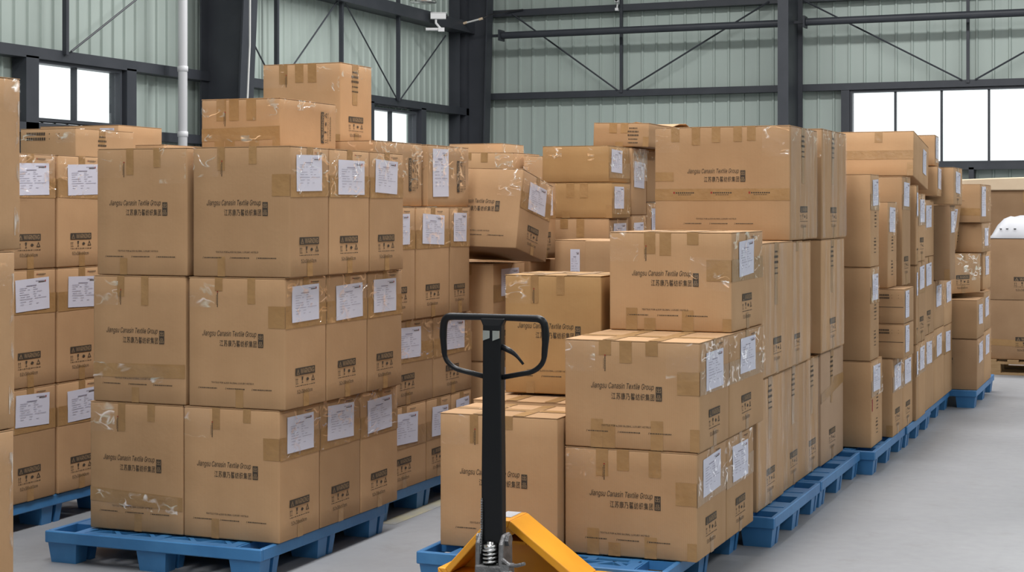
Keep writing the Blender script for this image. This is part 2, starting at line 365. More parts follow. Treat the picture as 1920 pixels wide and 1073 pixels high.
# ------------------------------------------------------------ cartons
AX = {'F': ((1, 0, 0), (0, 0, 1), (0, -1, 0)), 'R': ((0, 1, 0), (0, 0, 1), (1, 0, 0)), 'B': ((-1, 0, 0), (0, 0, 1), (0, 1, 0)),
      'L': ((0, -1, 0), (0, 0, 1), (-1, 0, 0)), 'T': ((1, 0, 0), (0, 1, 0), (0, 0, 1)), 'D': ((1, 0, 0), (0, -1, 0), (0, 0, -1))}
class Carton:
    def __init__(s, w, d, h):
        s.w, s.d, s.h = w, d, h; s.fl = .004
        s.amp = {k: rnd.uniform(-.0035, .0026) for k in 'FRBL'}; s.amp['T'] = 0; s.amp['D'] = 0
        s.ph = [rnd.uniform(0, 6.28) for _ in range(4)]
    def size(s, f): return (s.w, s.h) if f in 'FB' else (s.d, s.h) if f in 'RL' else (s.w, s.d)
    def base(s, f, u, v):
        a, b = s.size(f); x = u - a / 2
        hb = s.h - s.fl
        if f == 'F': return Vector((x, -s.d / 2, v))
        if f == 'B': return Vector((-x, s.d / 2, v))
        if f == 'R': return Vector((s.w / 2, x, v))
        if f == 'L': return Vector((-s.w / 2, -x, v))
        if f == 'T': return Vector((x, v - b / 2, s.h))
        return Vector((x, -(v - b / 2), 0))
    def disp(s, f, u, v):
        a, b = s.size(f); p = min(max(u / a, 0), 1); q = min(max(v / b, 0), 1)
        if f in 'TD': return 0.0
        win = 16 * p * (1 - p) * q * (1 - q)
        return win * (s.amp[f] + .0012 * math.sin(9 * p + s.ph[0]) * math.sin(7 * q + s.ph[1]))
    def P(s, f, u, v, off=0.0):
        n = Vector(AX[f][2]); return s.base(f, u, v) + n * (s.disp(f, u, v) + off)
    def body(s, n):
        hb = s.h - s.fl; r = .006
        def cuts(L):
            inner = [r + (L - 2 * r) * k / n for k in range(n + 1)]
            return [0] + inner + [L]
        idx = {}; V = []; Fc = []
        def vid(f, u, v):
            p = s.base(f, u, v)
            if f == 'T': p.z = hb
            c = Vector((max(-s.w / 2 + r, min(s.w / 2 - r, p.x)), max(-s.d / 2 + r, min(s.d / 2 - r, p.y)), max(r, min(hb - r, p.z))))
            e = p - c
            q = c + e.normalized() * r if e.length > 1e-9 else p
            key = (round(q.x, 5), round(q.y, 5), round(q.z, 5))
            if key not in idx:
                idx[key] = len(V); V.append(q + Vector(AX[f][2]) * s.disp(f, u, v))
            return idx[key]
        for f in AX:
            a, b = s.size(f)
            if f in 'FRBL': b = hb
            cu, cv = cuts(a), cuts(b)
            if f in 'TD': cu = [cu[0], cu[1]] + cu[2:]; 
            for i in range(len(cu) - 1):
                for j in range(len(cv) - 1):
                    q = [vid(f, cu[i], cv[j]), vid(f, cu[i + 1], cv[j]), vid(f, cu[i + 1], cv[j + 1]), vid(f, cu[i], cv[j + 1])]
                    q2 = []
                    for k in q:
                        if k not in q2: q2.append(k)
                    if len(q2) > 2: Fc.append(tuple(q2))
        me = bpy.data.meshes.new('body'); me.from_pydata(V, [], Fc)
        me.polygons.foreach_set('use_smooth', [True] * len(Fc)); me.update(); return me
    def art(s, pr, f, u, v, sc=1.0, rot=0, off=.0016, lay=.0005, name='print'):
        """printed artwork wrapped on the face, centred at u,v"""
        V = []; c, n_ = math.cos(rot), math.sin(rot)
        for x, y, l in pr.v:
            x, y = x * sc, y * sc
            V.append(s.P(f, u + x * c - y * n_, v + x * n_ + y * c, off + l * lay))
        me = bpy.data.meshes.new(name); me.from_pydata(V, [], pr.f)
        me.polygons.foreach_set('material_index', pr.m); me.update(); return me
    def patch(s, mb, f, u0, u1, v0, v1, off, nu=4, nv=3, rot=0.0, crumple=0.0, thick=0.0, mi=0, slant=0.0):
        """a strip or sheet laid on a face"""
        cu, cv = (u0 + u1) / 2, (v0 + v1) / 2; g = []
        for j in range(nv + 1):
            for i in range(nu + 1):
                u = u0 + (u1 - u0) * i / nu; v = v0 + (v1 - v0) * j / nv
                du, dv = u - cu, v - cv
                uu = cu + du * math.cos(rot) - dv * math.sin(rot); vv = cv + du * math.sin(rot) + dv * math.cos(rot) + slant * du
                o = off + (rnd.uniform(-crumple, crumple) if crumple else 0)
                g.append(s.P(f, uu, vv, o))
        b = len(mb.v); mb.v += [tuple(p) for p in g]
        for j in range(nv):
            for i in range(nu):
                k = b + j * (nu + 1) + i
                mb.f.append((k, k + 1, k + nu + 2, k + nu + 1)); mb.m.append(mi)
    def over(s, mb, f1, a0, a1, f2, top, drop, off, mi=0):
        """tape bent over the top edge: top part plus drop"""
        pass

def mk(mb, name, mats, par, label=None, smooth=True):
    if not mb.f: return None
    o = mb.obj(name, mats, par, smooth=smooth, fix=False)
    if label: o['label'] = label
    return o

def carton(row):
    label, group, x0, x1, y0, y1, z0, z1, rot, feats = row
    F = feats.split()
    w, d, h = x1 - x0, y1 - y0, z1 - z0
    dist = math.hypot((x0 + x1) / 2, y0)
    root = thing('cardboard_carton', label, 'carton', ((x0 + x1) / 2, (y0 + y1) / 2, z0), tuple(R(a) for a in rot), group)
    c = Carton(w, d, h)
    near = dist < 9
    n = 7 if near else 4
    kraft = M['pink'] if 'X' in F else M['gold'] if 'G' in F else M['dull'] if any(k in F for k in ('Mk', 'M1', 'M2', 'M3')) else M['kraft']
    bm_ = c.body(n); bm_.materials.append(kraft); link('body', bm_, root)
    if not F: return root
    # top flaps, meeting along the middle
    if 'O' not in F:
        for sgn in (-1, 1):
            ya, yb = (-d / 2 + .0005, -.0015) if sgn < 0 else (.0015, d / 2 - .0005)
            m = MB(); zl = h - .004; zt = [h - rnd.uniform(0, .0012) for _ in range(4)]
            m.v = [(-w / 2 + .0005, ya, zl), (w / 2 - .0005, ya, zl), (w / 2 - .0005, yb, zl), (-w / 2 + .0005, yb, zl),
                   (-w / 2 + .0005, ya, zt[0]), (w / 2 - .0005, ya, zt[1]), (w / 2 - .0005, yb, zt[2]), (-w / 2 + .0005, yb, zt[3])]
            m.f = [(3, 2, 1, 0), (4, 5, 6, 7), (0, 1, 5, 4), (1, 2, 6, 5), (2, 3, 7, 6), (3, 0, 4, 7)]; m.m = [0] * 6
            m.obj('flap', kraft, root, fix=False)
    else:
        for (xa, xb, ya, yb, rx, ry) in ((-w / 2, w / 2, -d / 2, -d / 2, 9, 0), (-w / 2, w / 2, d / 2, d / 2, -12, 0), (-w / 2, -w / 2, -d / 2, d / 2, 0, -13), (w / 2, w / 2, -d / 2, d / 2, 0, 8)):
            m = MB(); L = .17
            if rx: m.box(-w / 2 + .002, w / 2 - .002, 0, L if rx > 0 else -L, 0, .004)
            else: m.box(0, L if ry < 0 else -L, -d / 2 + .002, d / 2 - .002, 0, .004)
            o = m.obj('flap', kraft, root); o.location = (xa if ry else 0, ya if rx else 0, h - .004); o.rotation_euler = (R(rx), R(ry), 0)
        o = None
    tp = .0011
    def tape(f, u0, u1, v0, v1, nu=2, nv=2, slant=0):
        m = MB(); c.patch(m, f, u0, u1, v0, v1, tp + rnd.uniform(0, .0002), nu, nv, slant=slant); mk(m, 'packing_tape', M['tape'], root)
    def clear(f, u0, u1, v0, v1, off, nu, nv, rot=0, cr=.0025, what='film'):
        m = MB(); c.patch(m, f, u0, u1, v0, v1, off, nu, nv, rot, cr); mk(m, 'clear_film', M[what], root, 'crinkled clear film')
    sh = min(.155, h * .62); sv1 = h - .038; sv0 = sv1 - sh
    if 'K' in F:
        tape('R', .001, d - .001, sv0 - .022, sv0 + .075, 6, 2, rnd.uniform(-.02, .02))
        if near: tape('F', w - .075 - rnd.uniform(0, .04), w - .001, sv0 - .02, sv0 + .073)
    if 'T' in F:
        big = h < .5 or not near; hw = .026 if big else .019
        for u in ((.28, .47, .66) if big and near else (.34, .62))[: 3 if near else 2]:
            u = (u + rnd.uniform(-.06, .06)) * w; hh = rnd.uniform(.05, .13) if h > .3 else h * .4
            tape('F', u - hw, u + hw, h - .005 - hh, h - .001)
        for u in ((.22, .38, .66) if big and near else (rnd.choice((.3, .5)),)):
            u = (u + rnd.uniform(-.05, .06)) * w; hh = rnd.uniform(.05, .12) if h > .3 else h * .2
            tape('F', u - hw, u + hw, .001, hh)
        if big: tape('F', w - .04, w - .001, .002, rnd.uniform(.05, .1))
    if 'H' in F: tape('F', .002, w - .002, h * .2, h * .2 + .06, 8, 2, rnd.uniform(-.05, .02))
    if 'H2' in F or 'Hs' in F:
        v = h * (.47 if 'H2' in F else .40); tape('F', .001, w - .001, v - .03, v + .03, 8, 2)
    if 'T3' in F:
        for u in (.155, .31, .46, .62, .72): tape('F', u * w - .022, u * w + .022, h - rnd.uniform(.07, .11), h - .001)
        tape('F', .002, .1, h * .52, h * .6)
    if 'W' in F:
        tape('R', d * .5 - .024, d * .5 + .024, .001, .07 if h > .3 else .04); tape('R', d * .5 - .026, d * .5 + .026, h - .05, h - .001)
    if 'Wt' in F: tape('R', d * .45 - .03, d * .45 + .03, h - min(.3, h * .5), h - .001)
    if 'X' in F:
        tape('R', .002, d - .002, h * .6, h * .6 + .055, 6, 2, .10); tape('R', d * .55, d - .002, h * .66, h * .66 + .05)
    if z1 < 1.5 and near:        # tape on the top seam
        tape('T', .002, w - .002, d / 2 - .03, d / 2 + .03, 4, 1)
        tape('T', w * .28, w * .28 + .055, .002, d - .002, 1, 4); tape('T', w * .62, w * .62 + .055, .002, d - .002, 1, 4)
    # print
    def pr(art, name, f, u, v, sc=1.0, rot=0, mats=('ink', 'gap'), off=.0017):
        me = c.art(art, f, u, v, sc, rot, off, name=name)
        for m in mats: me.materials.append(M[m])
        return link(name, me, root)
    if 'L' in F or 'Lh' in F:
        pr(logo, 'printed_lettering', 'F', w * .46, h * (.53 if h < .5 or 'Hs' not in F else .57), 1.0)
        if 'L' in F: pr(foot, 'printed_footer', 'F', w * .46, h * .115 + .003, 1.0)
    ws = min(1.0, d * .55 / .17, h * .5 / .11)
    if 'W' in F: pr(warn, 'warning_print', 'R', d * .48, h * .10 + .03, ws)
    if 'Vw' in F: pr(warn, 'warning_print', 'R', d * .86, h * .5, min(1, h * .62 / .17), R(90))
    if 'Wt' in F: pr(tower, 'printed_rows', 'R', d * .45, h - .05, 1.0)
    if 'Tt' in F:
        pr(tower, 'printed_rows', 'R', d * .55, h * .58, .8); pr(tower, 'printed_rows', 'R', d * .5, h * .30, .8)
    if 'P' in F:
        pr(rows_p, 'printed_rows', 'F', w * .12, h * .8, min(1, w * .6 / .28))
    if 'P2' in F:
        pr(rows_p, 'printed_rows', 'F', w - .17, h * .80, .5)
        m = MB(); c.patch(m, 'F', .01, w - .004, h * .47, h * .485, .0015, 8, 1); mk(m, 'flap_line', M['ink'], root, 'dark gap between the carton flaps')
    if 'Mk' in F: pr(warn, 'warning_print', 'F', w * .7, h * .5, .6)
    if 'M1' in F: pr(warn, 'printed_mark', 'F', w * .27, h * .2, 1.2)
    if 'M2' in F: pr(warn, 'printed_mark', 'F', w * .27, h * .2, 1.2); pr(tower, 'printed_rows', 'F', w * .3, h * .85, 1.2)
    if 'M3' in F: pr(tower, 'printed_rows', 'F', w * .3, h * .5, 1.3)
    if 'Red' in F:
        m = MB(); c.patch(m, 'R', d * .03, d * .03 + .03, h * .42, h * .56, .0016, 1, 2); mk(m, 'red_stripe', M['redink'], root, 'red printed stripe')
    if 'Hs' in F:
        for u in (.14, .42, .70): pr(tapemark, 'tape_mark', 'F', u * w, h * .41, 1.3, mats=('ink', 'redink'))
    elif near and 'T' in F:
        pr(tapemark, 'tape_mark', 'F', w * .3, h - .06, .8, R(-90), mats=('ink', 'redink'), off=.0019)
    if near and 'K' in F:
        pr(tapemark, 'tape_mark', 'R', d * .62, sv1 + .012, .8, 0, mats=('ink', 'redink'), off=.0019)
    # delivery sheets
    def sheet(f, u, v, sw, sh_, name='delivery_sheet', rot=None):
        m = MB(); rot = R(rnd.uniform(-2.5, 2.5)) if rot is None else rot
        c.patch(m, f, u - sw / 2, u + sw / 2, v - sh_ / 2, v + sh_ / 2, .0028, 5, 5, rot, .0006)
        o = mk(m, name, M['paper'], root, 'white printed paper sheet')
        p = Print(); p.f = sheetp.f; p.m = sheetp.m; p.v = [((x - .5) * sw, (y - .5) * sh_, l) for x, y, l in sheetp.v]
        me = c.art(p, f, u, v, 1, rot, .0042, name='sheet_print')
        for k in ('faint', 'ink', 'redink'): me.materials.append(M[k])
        link('sheet_print', me, o)
        return o
    if 'S' in F: sheet('R', d * (.5 + rnd.uniform(-.05, .05)), (sv0 + sv1) / 2 + rnd.uniform(-.012, .008), min(.27, d * .66), sh)
    if 'Ss' in F: sheet('R', d * .30, h * .55, d * .38, h * .78)
    if 'Sf' in F: sheet('R', d * .36, h * .58, d * .52, h * .62)
    if 'S1' in F: sheet('R', d * .72, h * .55, d * .22, h * .55)
    if 'Sx' in F: sheet('R', d * .5, h * .6, d * .7, min(.17, h * .7))
    if 'Ff' in F: sheet('F', w * .44, h * .62, w * .2, h * .5, rot=0)
    if 'Zs' in F: sheet('F', w * .86, h - .05, .11, .06)
    if 'Zs2' in F: pr(tower, 'printed_rows', 'F', w * .72, h * .75, .9)
    # clear film and stretch wrap
    if 'C' in F: clear('R', .004, d - .004, max(.02, sv0 - .02), h - .002, .0075, 14 if near else 8, 8 if near else 5, 0, .0025, 'silver' if 'Sx' in F else 'film')
    if 'Zf' in F: clear('F', w * .66, w - .006, h * .42, h * .74, .005, 14, 10, R(-4), .0025)
    if 'Z' in F or 'L' in F:
        hh = min(.13, h * .35)
        clear('F', .003, .003 + min(.13, w * .3), h - hh, h - .003, .0055, 7, 7)
        if 'Z' in F:
            clear('F', w - .14, w - .003, h - hh * 1.2, h - .003, .0055, 7, 6)
            clear('R', .003, d - .003, h - hh * .6, h - .003, .0065, 10, 4)
    if near and 'H' in F: clear('F', .003, w * .95, h * .17, h * .30, .0045, 14, 4, R(-2), .002)
    if 'F' in F or 'Fb' in F:
        m = MB()
        c.patch(m, 'R', .002, d - .002, .01, h - .006, .005, 6, 10, 0, .0012)
        mk(m, 'stretch_wrap', M['wrap'], root, 'milky stretch wrap over the side')
    if 'E' in F:
        m = MB(); c.patch(m, 'R', d - .032, d - .007, .05, h - .08, .0012, 2, 10); mk(m, 'scuffed_edge', M['scuff'], root, 'scuffed pale strip along the edge')
        clear('R', d - .09, d - .005, h - .12, h - .004, .005, 6, 8)
    if 'C2' in F or 'T2' in F: clear('T', w * .2, w * .75, d * .25, d * .75, .004, 14, 8, R(4))
    return root

# ------------------------------------------------------------ building shell
YB, XL, ZC = 24.2, -10.5, 7.5
m = MB(); m.box(-10.7, 9.0, -6.0, 24.5, -.2, 0.0); fl = struct(m.obj('floor', M['floor']))
m = MB(); m.box(-3.64, -3.55, 7.2, 22.0, 0.0, .0015); o = m.obj('floor_marking', M['yline'], fl); o['label'] = 'worn yellow painted floor line'
m = MB(); m.box(-10.7, 9.0, -6.0, 24.5, ZC, ZC + .1); struct(m.obj('ceiling', M['roof']))
W3 = (-4.41, -1.13, 2.21, 3.30)      # window 3: x0,x1,z0,z1 on the back wall
W1 = (13.02, 14.44, 2.42, 3.03)      # left wall windows: y0,y1,z0,z1
W2 = (20.27, 21.72, 2.25, 2.985)
def cladding(name, axis, plane, a0, a1, holes, pitch, out):
    """a wall of ribbed sheets round the window holes; each sheet (up to four ribs) is a piece of its own"""
    skin = MB(); cuts = [a0] + [v for h_ in holes for v in h_[:2]] + [a1]
    segs = []
    for k in range(len(cuts) - 1):
        if k % 2 == 0: segs.append((cuts[k], cuts[k + 1], 0, ZC))
        else:
            h_ = holes[k // 2]; segs += [(cuts[k], cuts[k + 1], 0, h_[2]), (cuts[k], cuts[k + 1], h_[3], ZC)]
    for a, b, z0, z1 in segs:
        if axis == 'x': skin.box(a, b, plane + .03, plane + .12, z0, z1)
        else: skin.box(plane - .12, plane - .03, a, b, z0, z1)
    wl = struct(skin.obj(name, M['clad']))
    cache = {}
    for a, b, z0, z1 in segs:
        k0 = math.floor((a - a0) / pitch); x = a
        while x < b - 1e-4:
            nk = math.floor((x - a0) / (pitch * 4) + 1e-6) + 1
            e = min(b, a0 + nk * pitch * 4)
            key = (round(e - x, 3), round((x - a0) % pitch, 3), z0, z1)
            if key not in cache:
                mb = MB(); L = e - x; prof = [(0, 0)]; t = -((x - a0) % pitch)
                t += pitch * .5
                while t < L:
                    for dx, dz in ((-.022, 0), (-.012, .024), (.012, .024), (.022, 0)):
                        if 0 < t + dx < L: prof.append((t + dx, dz))
                    t += pitch
                prof.append((L, 0))
                for (p, q), (r_, s_) in zip(prof[:-1], prof[1:]):
                    if axis == 'x': mb.quad([(p, -q, z0), (r_, -s_, z0), (r_, -s_, z1), (p, -q, z1)])
                    else: mb.quad([(q, p, z0), (q, p, z1), (s_, r_, z1), (s_, r_, z0)])
                    if z0 > 0 or True:
                        pass
                # folded edge gives each sheet its thickness
                if axis == 'x': mb.quad([(L, 0, z0), (L, .02, z0), (L, .02, z1), (L, 0, z1)]); mb.quad([(0, 0, z0), (0, 0, z1), (0, .02, z1), (0, .02, z0)])
                else: mb.quad([(0, L, z0), (0, L, z1), (-.02, L, z1), (-.02, L, z0)]); mb.quad([(0, 0, z0), (-.02, 0, z0), (-.02, 0, z1), (0, 0, z1)])
                cache[key] = mb.mesh('cladding_sheet', M['clad'], fix=False)
            link('cladding_sheet', cache[key], wl, (x, plane, 0) if axis == 'x' else (plane, x, 0))
            x = e
    return wl
cladding('wall_back', 'x', YB, XL, 9.0, [W3], .2285, -1)
cladding('wall_left', 'y', XL, -6.0, YB, [(12.92, 14.62, W1[2], W1[3]), (20.12, 21.93, W2[2], W2[3])], .20, 1)
def plain_wall(name, axis, p, a0, a1, holes):
    m = MB(); cuts = [a0] + [v for h_ in holes for v in h_[:2]] + [a1]
    def bx(a, b, z0, z1):
        if z1 - z0 < .01: return
        if axis == 'x': m.box(a, b, p - .1, p, z0, z1)
        else: m.box(p, p + .1, a, b, z0, z1)
    for k in range(len(cuts) - 1):
        if k % 2 == 0: bx(cuts[k], cuts[k + 1], 0, ZC)
        else: h_ = holes[k // 2]; bx(cuts[k], cuts[k + 1], 0, h_[2]); bx(cuts[k], cuts[k + 1], h_[3], ZC)
    return struct(m.obj(name, M['clad']))
plain_wall('wall_right', 'y', 9.0, -6.0, 24.5, RIGHT_HOLES)
plain_wall('wall_front', 'x', -6.0, -10.7, 9.1, FRONT_HOLES)
# windows
def window(name, axis, plane, W, mull, depth=.14):
    a0, a1, z0, z1 = W; t = .035
    def bx(mb, p, q, r_, s_, d0, d1):
        if axis == 'x': mb.box(p, q, plane + d0, plane + d1, r_, s_)
        else: mb.box(plane - d1, plane - d0, p, q, r_, s_)
    f = MB(); bx(f, a0, a1, z0, z0 + t, 0, depth); bx(f, a0, a1, z1 - t, z1, 0, depth); bx(f, a0, a0 + t, z0 + t, z1 - t, 0, depth); bx(f, a1 - t, a1, z0 + t, z1 - t, 0, depth)
    fo = struct(f.obj(name, M['steel']))
    xs = [a0 + t] + list(mull) + [a1 - t]
    for k, mx in enumerate(mull):
        mm = MB(); bx(mm, mx - .016, mx + .016, z0 + t, z1 - t, .03, .09); mm.obj('mullion', M['steel'], fo)
    for k in range(len(xs) - 1):
        mm = MB(); bx(mm, xs[k] + .012, xs[k + 1] - .012, z0 + t - .005, z1 - t + .005, .055, .061); mm.obj('pane', M['glass'], fo)
    return fo
window('window_1', 'y', -10.34, W1, [13.70])
window('window_2', 'y', -10.34, W2, [20.93])
window('window_3', 'x', 24.04, W3, [-3.756, -3.099, -2.44, -1.785])
# steel frame
TR = [0]
def trim(mb, mats=None, **kw):
    TR[0] += 1
    return struct(mb.obj('trim_%d' % TR[0], mats or M['steel'], **kw))
def girt_x(z, x0=-10.4, x1=8.9, hh=.1, y0=24.0): m = MB(); m.box(x0, x1, y0, YB - .025, z - hh / 2, z + hh / 2); trim(m)
def girt_y(z, y0=-5.9, y1=24.0, hh=.1, x1=-10.3): m = MB(); m.box(XL + .025, x1, y0, y1, z - hh / 2, z + hh / 2); trim(m)
girt_x(3.355); girt_x(4.68); girt_x(6.0); girt_x(2.165, hh=.09); girt_x(.9)
girt_y(3.085, hh=.11); girt_y(4.40, hh=.17, x1=-10.2); girt_y(5.9); girt_y(2.35); girt_y(.9)
def post_x(x, wd, z0, z1, y0=24.0): m = MB(); m.box(x - wd / 2, x + wd / 2, y0, YB - .03, z0, z1); trim(m)
def post_y(y, wd, z0, z1, x1=-10.3): m = MB(); m.box(XL + .03, x1, y - wd / 2, y + wd / 2, z0, z1); trim(m)
post_x(-4.47, .12, 0, 3.3); post_x(-1.07, .12, 0, 3.3); post_x(-2.675, .07, 0, 2.15)
post_y(12.93, .19, 0, 3.05); post_y(14.56, .17, 0, 3.05); post_y(20.15, .2, 0, 3.05); post_y(21.87, .16, 0, 3.05)
# sag rods and braces
def rod(p, q, r_=.014): m = MB(); m.tube([p, q], r_, 6); trim(m)
yr = 23.99
for x in (-7.928, -2.72, 2.5): m = MB(); m.box(x - .022, x + .022, 23.98, 24.03, 3.36, 6.0); trim(m)
for a, b in (((-9.75, 4.66), (-7.99, 3.40)), ((-5.60, 4.66), (-7.84, 3.40)), ((-5.10, 4.66), (-2.80, 3.40)), ((-.35, 4.66), (-2.62, 3.40))):
    rod((a[0], yr, a[1]), (b[0], yr, b[1]))
xr = -10.28
for y in (13.42, 17.56, 19.25, 20.97): m = MB(); m.box(xr - .03, xr + .02, y - .022, y + .022, 3.1, 5.9); trim(m)
for a, b in (((13.50, 3.14), (14.75, 3.88)), ((16.72, 3.82), (17.45, 3.14)), ((17.68, 3.14), (19.15, 4.33)), ((19.33, 4.33), (20.93, 3.12)), ((21.02, 3.12), (22.60, 4.20))):
    rod((xr, a[0], a[1]), (xr, b[0], b[1]), .011)
# round strut tubes
def strut(x0, x1, z, y=23.7):
    m = MB(); m.tube([(x0 + .06, y, z), (x1 - .06, y, z)], .055, 14)
    for x in (x0 + .03, x1 - .055): m.box(x, x + .025, y - .11, y + .11, z - .085, z + .085)
    for a, b in ((x0 - .12, x0 + .05), (x1 - .05, x1 + .06)): m.box(a, b, y - .03, y + .03, z - .02, z + .02)
    trim(m)
strut(-9.86, -5.30, 4.29); strut(-5.04, .24, 4.295); 
def hcol(x, y0, y1, wd, z1=ZC):
    m = MB(); m.box(x - wd / 2, x + wd / 2, y0, y0 + .018, 0, z1); m.box(x - wd / 2, x + wd / 2, y1 - .018, y1, 0, z1); m.box(x - .008, x + .008, y0 + .018, y1 - .018, 0, z1); trim(m)
hcol(-5.17, 23.0, 23.98, .155); hcol(.35, 23.0, 23.98, .155)
# portal columns, wider towards the roof: web plate plus flanges
def portal(y, x_wall, xb, xt, fw=.26):
    m = MB()
    m.prism([(x_wall, 0), (xb, 0), (xt, ZC), (x_wall, ZC)], 'y', y - .012, y + .012)
    t = .022
    m.prism([(xb, 0), (xb + t, 0), (xt + t, ZC), (xt, ZC)], 'y', y - fw / 2, y + fw / 2)
    m.box(x_wall - t, x_wall, y - fw / 2, y + fw / 2, 0, ZC)
    trim(m)
portal(16.10, -10.33, -9.98, -9.62, .30)
portal(23.55, -10.30, -10.09, -9.89, .22)
hcol(-10.42, 23.2, 23.45, .21)
# ------------------------------------------------------------ wall fittings
p = thing('drain_pipe', 'white plastic drain pipe standing against the left wall beside the dark column', 'pipe', (-10.12, 15.25, 0))
m = MB(); m.tube([(0, 0, 0), (0, 0, ZC)], .052, 16); m.obj('pipe_length', M['pvc'], p, smooth=True)
for z in (1.0, 2.38, 3.10, 5.2):
    m = MB(); m.lathe([(.053, -.03), (.060, -.028), (.060, .028), (.053, .03)], (0, 0, z), 16); m.obj('coupling', M['pvc'], p, smooth=True)
m = MB(); m.tube([(-9.60, 15.85, 7.4), (-9.615, 15.84, 5.0), (-9.63, 15.85, 3.4), (-9.67, 15.85, 2.6), (-9.66, 15.85, .3)], .012, 6)
tag(m.obj('hanging_cable', M['cable'], smooth=True), 'thin white cable hanging down the inner edge of the left dark column', 'cable')
def seccam(loc, rz, label, sc=1.0, arm=.16):
    t = thing('security_camera', label, 'camera', loc, (0, 0, rz))
    m = MB(); m.box(-.10, .10, -.035, .035, .0, .075); m.box(-.115, .10, -.042, .042, .075, .085); o = m.obj('housing', M['camw'], t); bevel(o, .008)
    m = MB(); m.tube([(-.10, 0, .037), (-.118, 0, .037)], .026, 12); m.obj('lens', M['dark'], t, smooth=True)
    m = MB(); m.tube([(.03, 0, 0), (.03, 0, -.05), (-.03, 0, -.12)], .016, 8); m.box(-.08, .0, -.03, .03, -.16, -.11); m.tube([(-.04, 0, -.13), (arm, 0, -.13)], .02, 8); m.obj('bracket', M['camw'], t)
    t.scale = (sc,) * 3
    return t
seccam((-10.06, 21.85, 4.36), R(205), 'white security camera on a bracket at the top of the corner column', 1.15)
seccam((-7.95, 23.86, 4.74), R(100), 'small white security camera on the upper girt of the back wall', .8)
m = MB(); m.tube([(-10.42, 23.12, 4.43), (-10.17, 23.1, 4.44), (-9.91, 23.1, 4.49), (-9.76, 23.15, 4.56), (-9.80, 23.93, 4.70), (-9.55, 23.96, 4.72)], .011, 6)
c_ = tag(m.obj('camera_cable', M['dark'], smooth=True), 'dark cable with pale connectors looping across the corner column', 'cable')
m = MB(); m.tube([(-10.20, 23.095, 4.435), (-10.14, 23.095, 4.45)], .020, 8); m.obj('connector', M['cream'], c_)
m = MB(); m.tube([(-9.94, 23.095, 4.485), (-9.88, 23.10, 4.50)], .020, 8); m.obj('connector', M['cream'], c_)
m = MB(); m.tube([(-10.14, 23.09, 4.446), (-9.94, 23.09, 4.486)], .014, 8); m.obj('cable_sleeve', M['cable'], c_)
# high-bay lamp
zc = 20.0; u = (793 - 960) / 3050
lx, ly = zc * (u * .92637 - .37662), zc * (u * .37662 + .92637)
t = thing('high_bay_lamp', 'high bay lamp with round metal reflector hanging near the corner column', 'lamp', (lx, ly, 4.09))
m = MB(); m.lathe([(.165, 0), (.17, .004), (.15, .06), (.10, .14), (.055, .19), (.05, .188), (.095, .135), (.145, .055), (.162, .006)], n=24); m.obj('reflector', M['refl'], t, smooth=True)
m = MB(); m.lathe([(.05, .19), (.07, .20), (.07, .38), (.03, .40)], n=16); m.obj('ballast_housing', M['dark'], t, smooth=True)
m = MB(); m.tube([(0, 0, .40), (0, 0, ZC - 4.09)], .008, 6); m.obj('suspension_rod', M['dark'], t)
m = MB(); m.lathe([(.02, .06), (.035, .09), (.03, .15), (.02, .19)], n=12); m.obj('bulb', M['camw'], t, smooth=True)

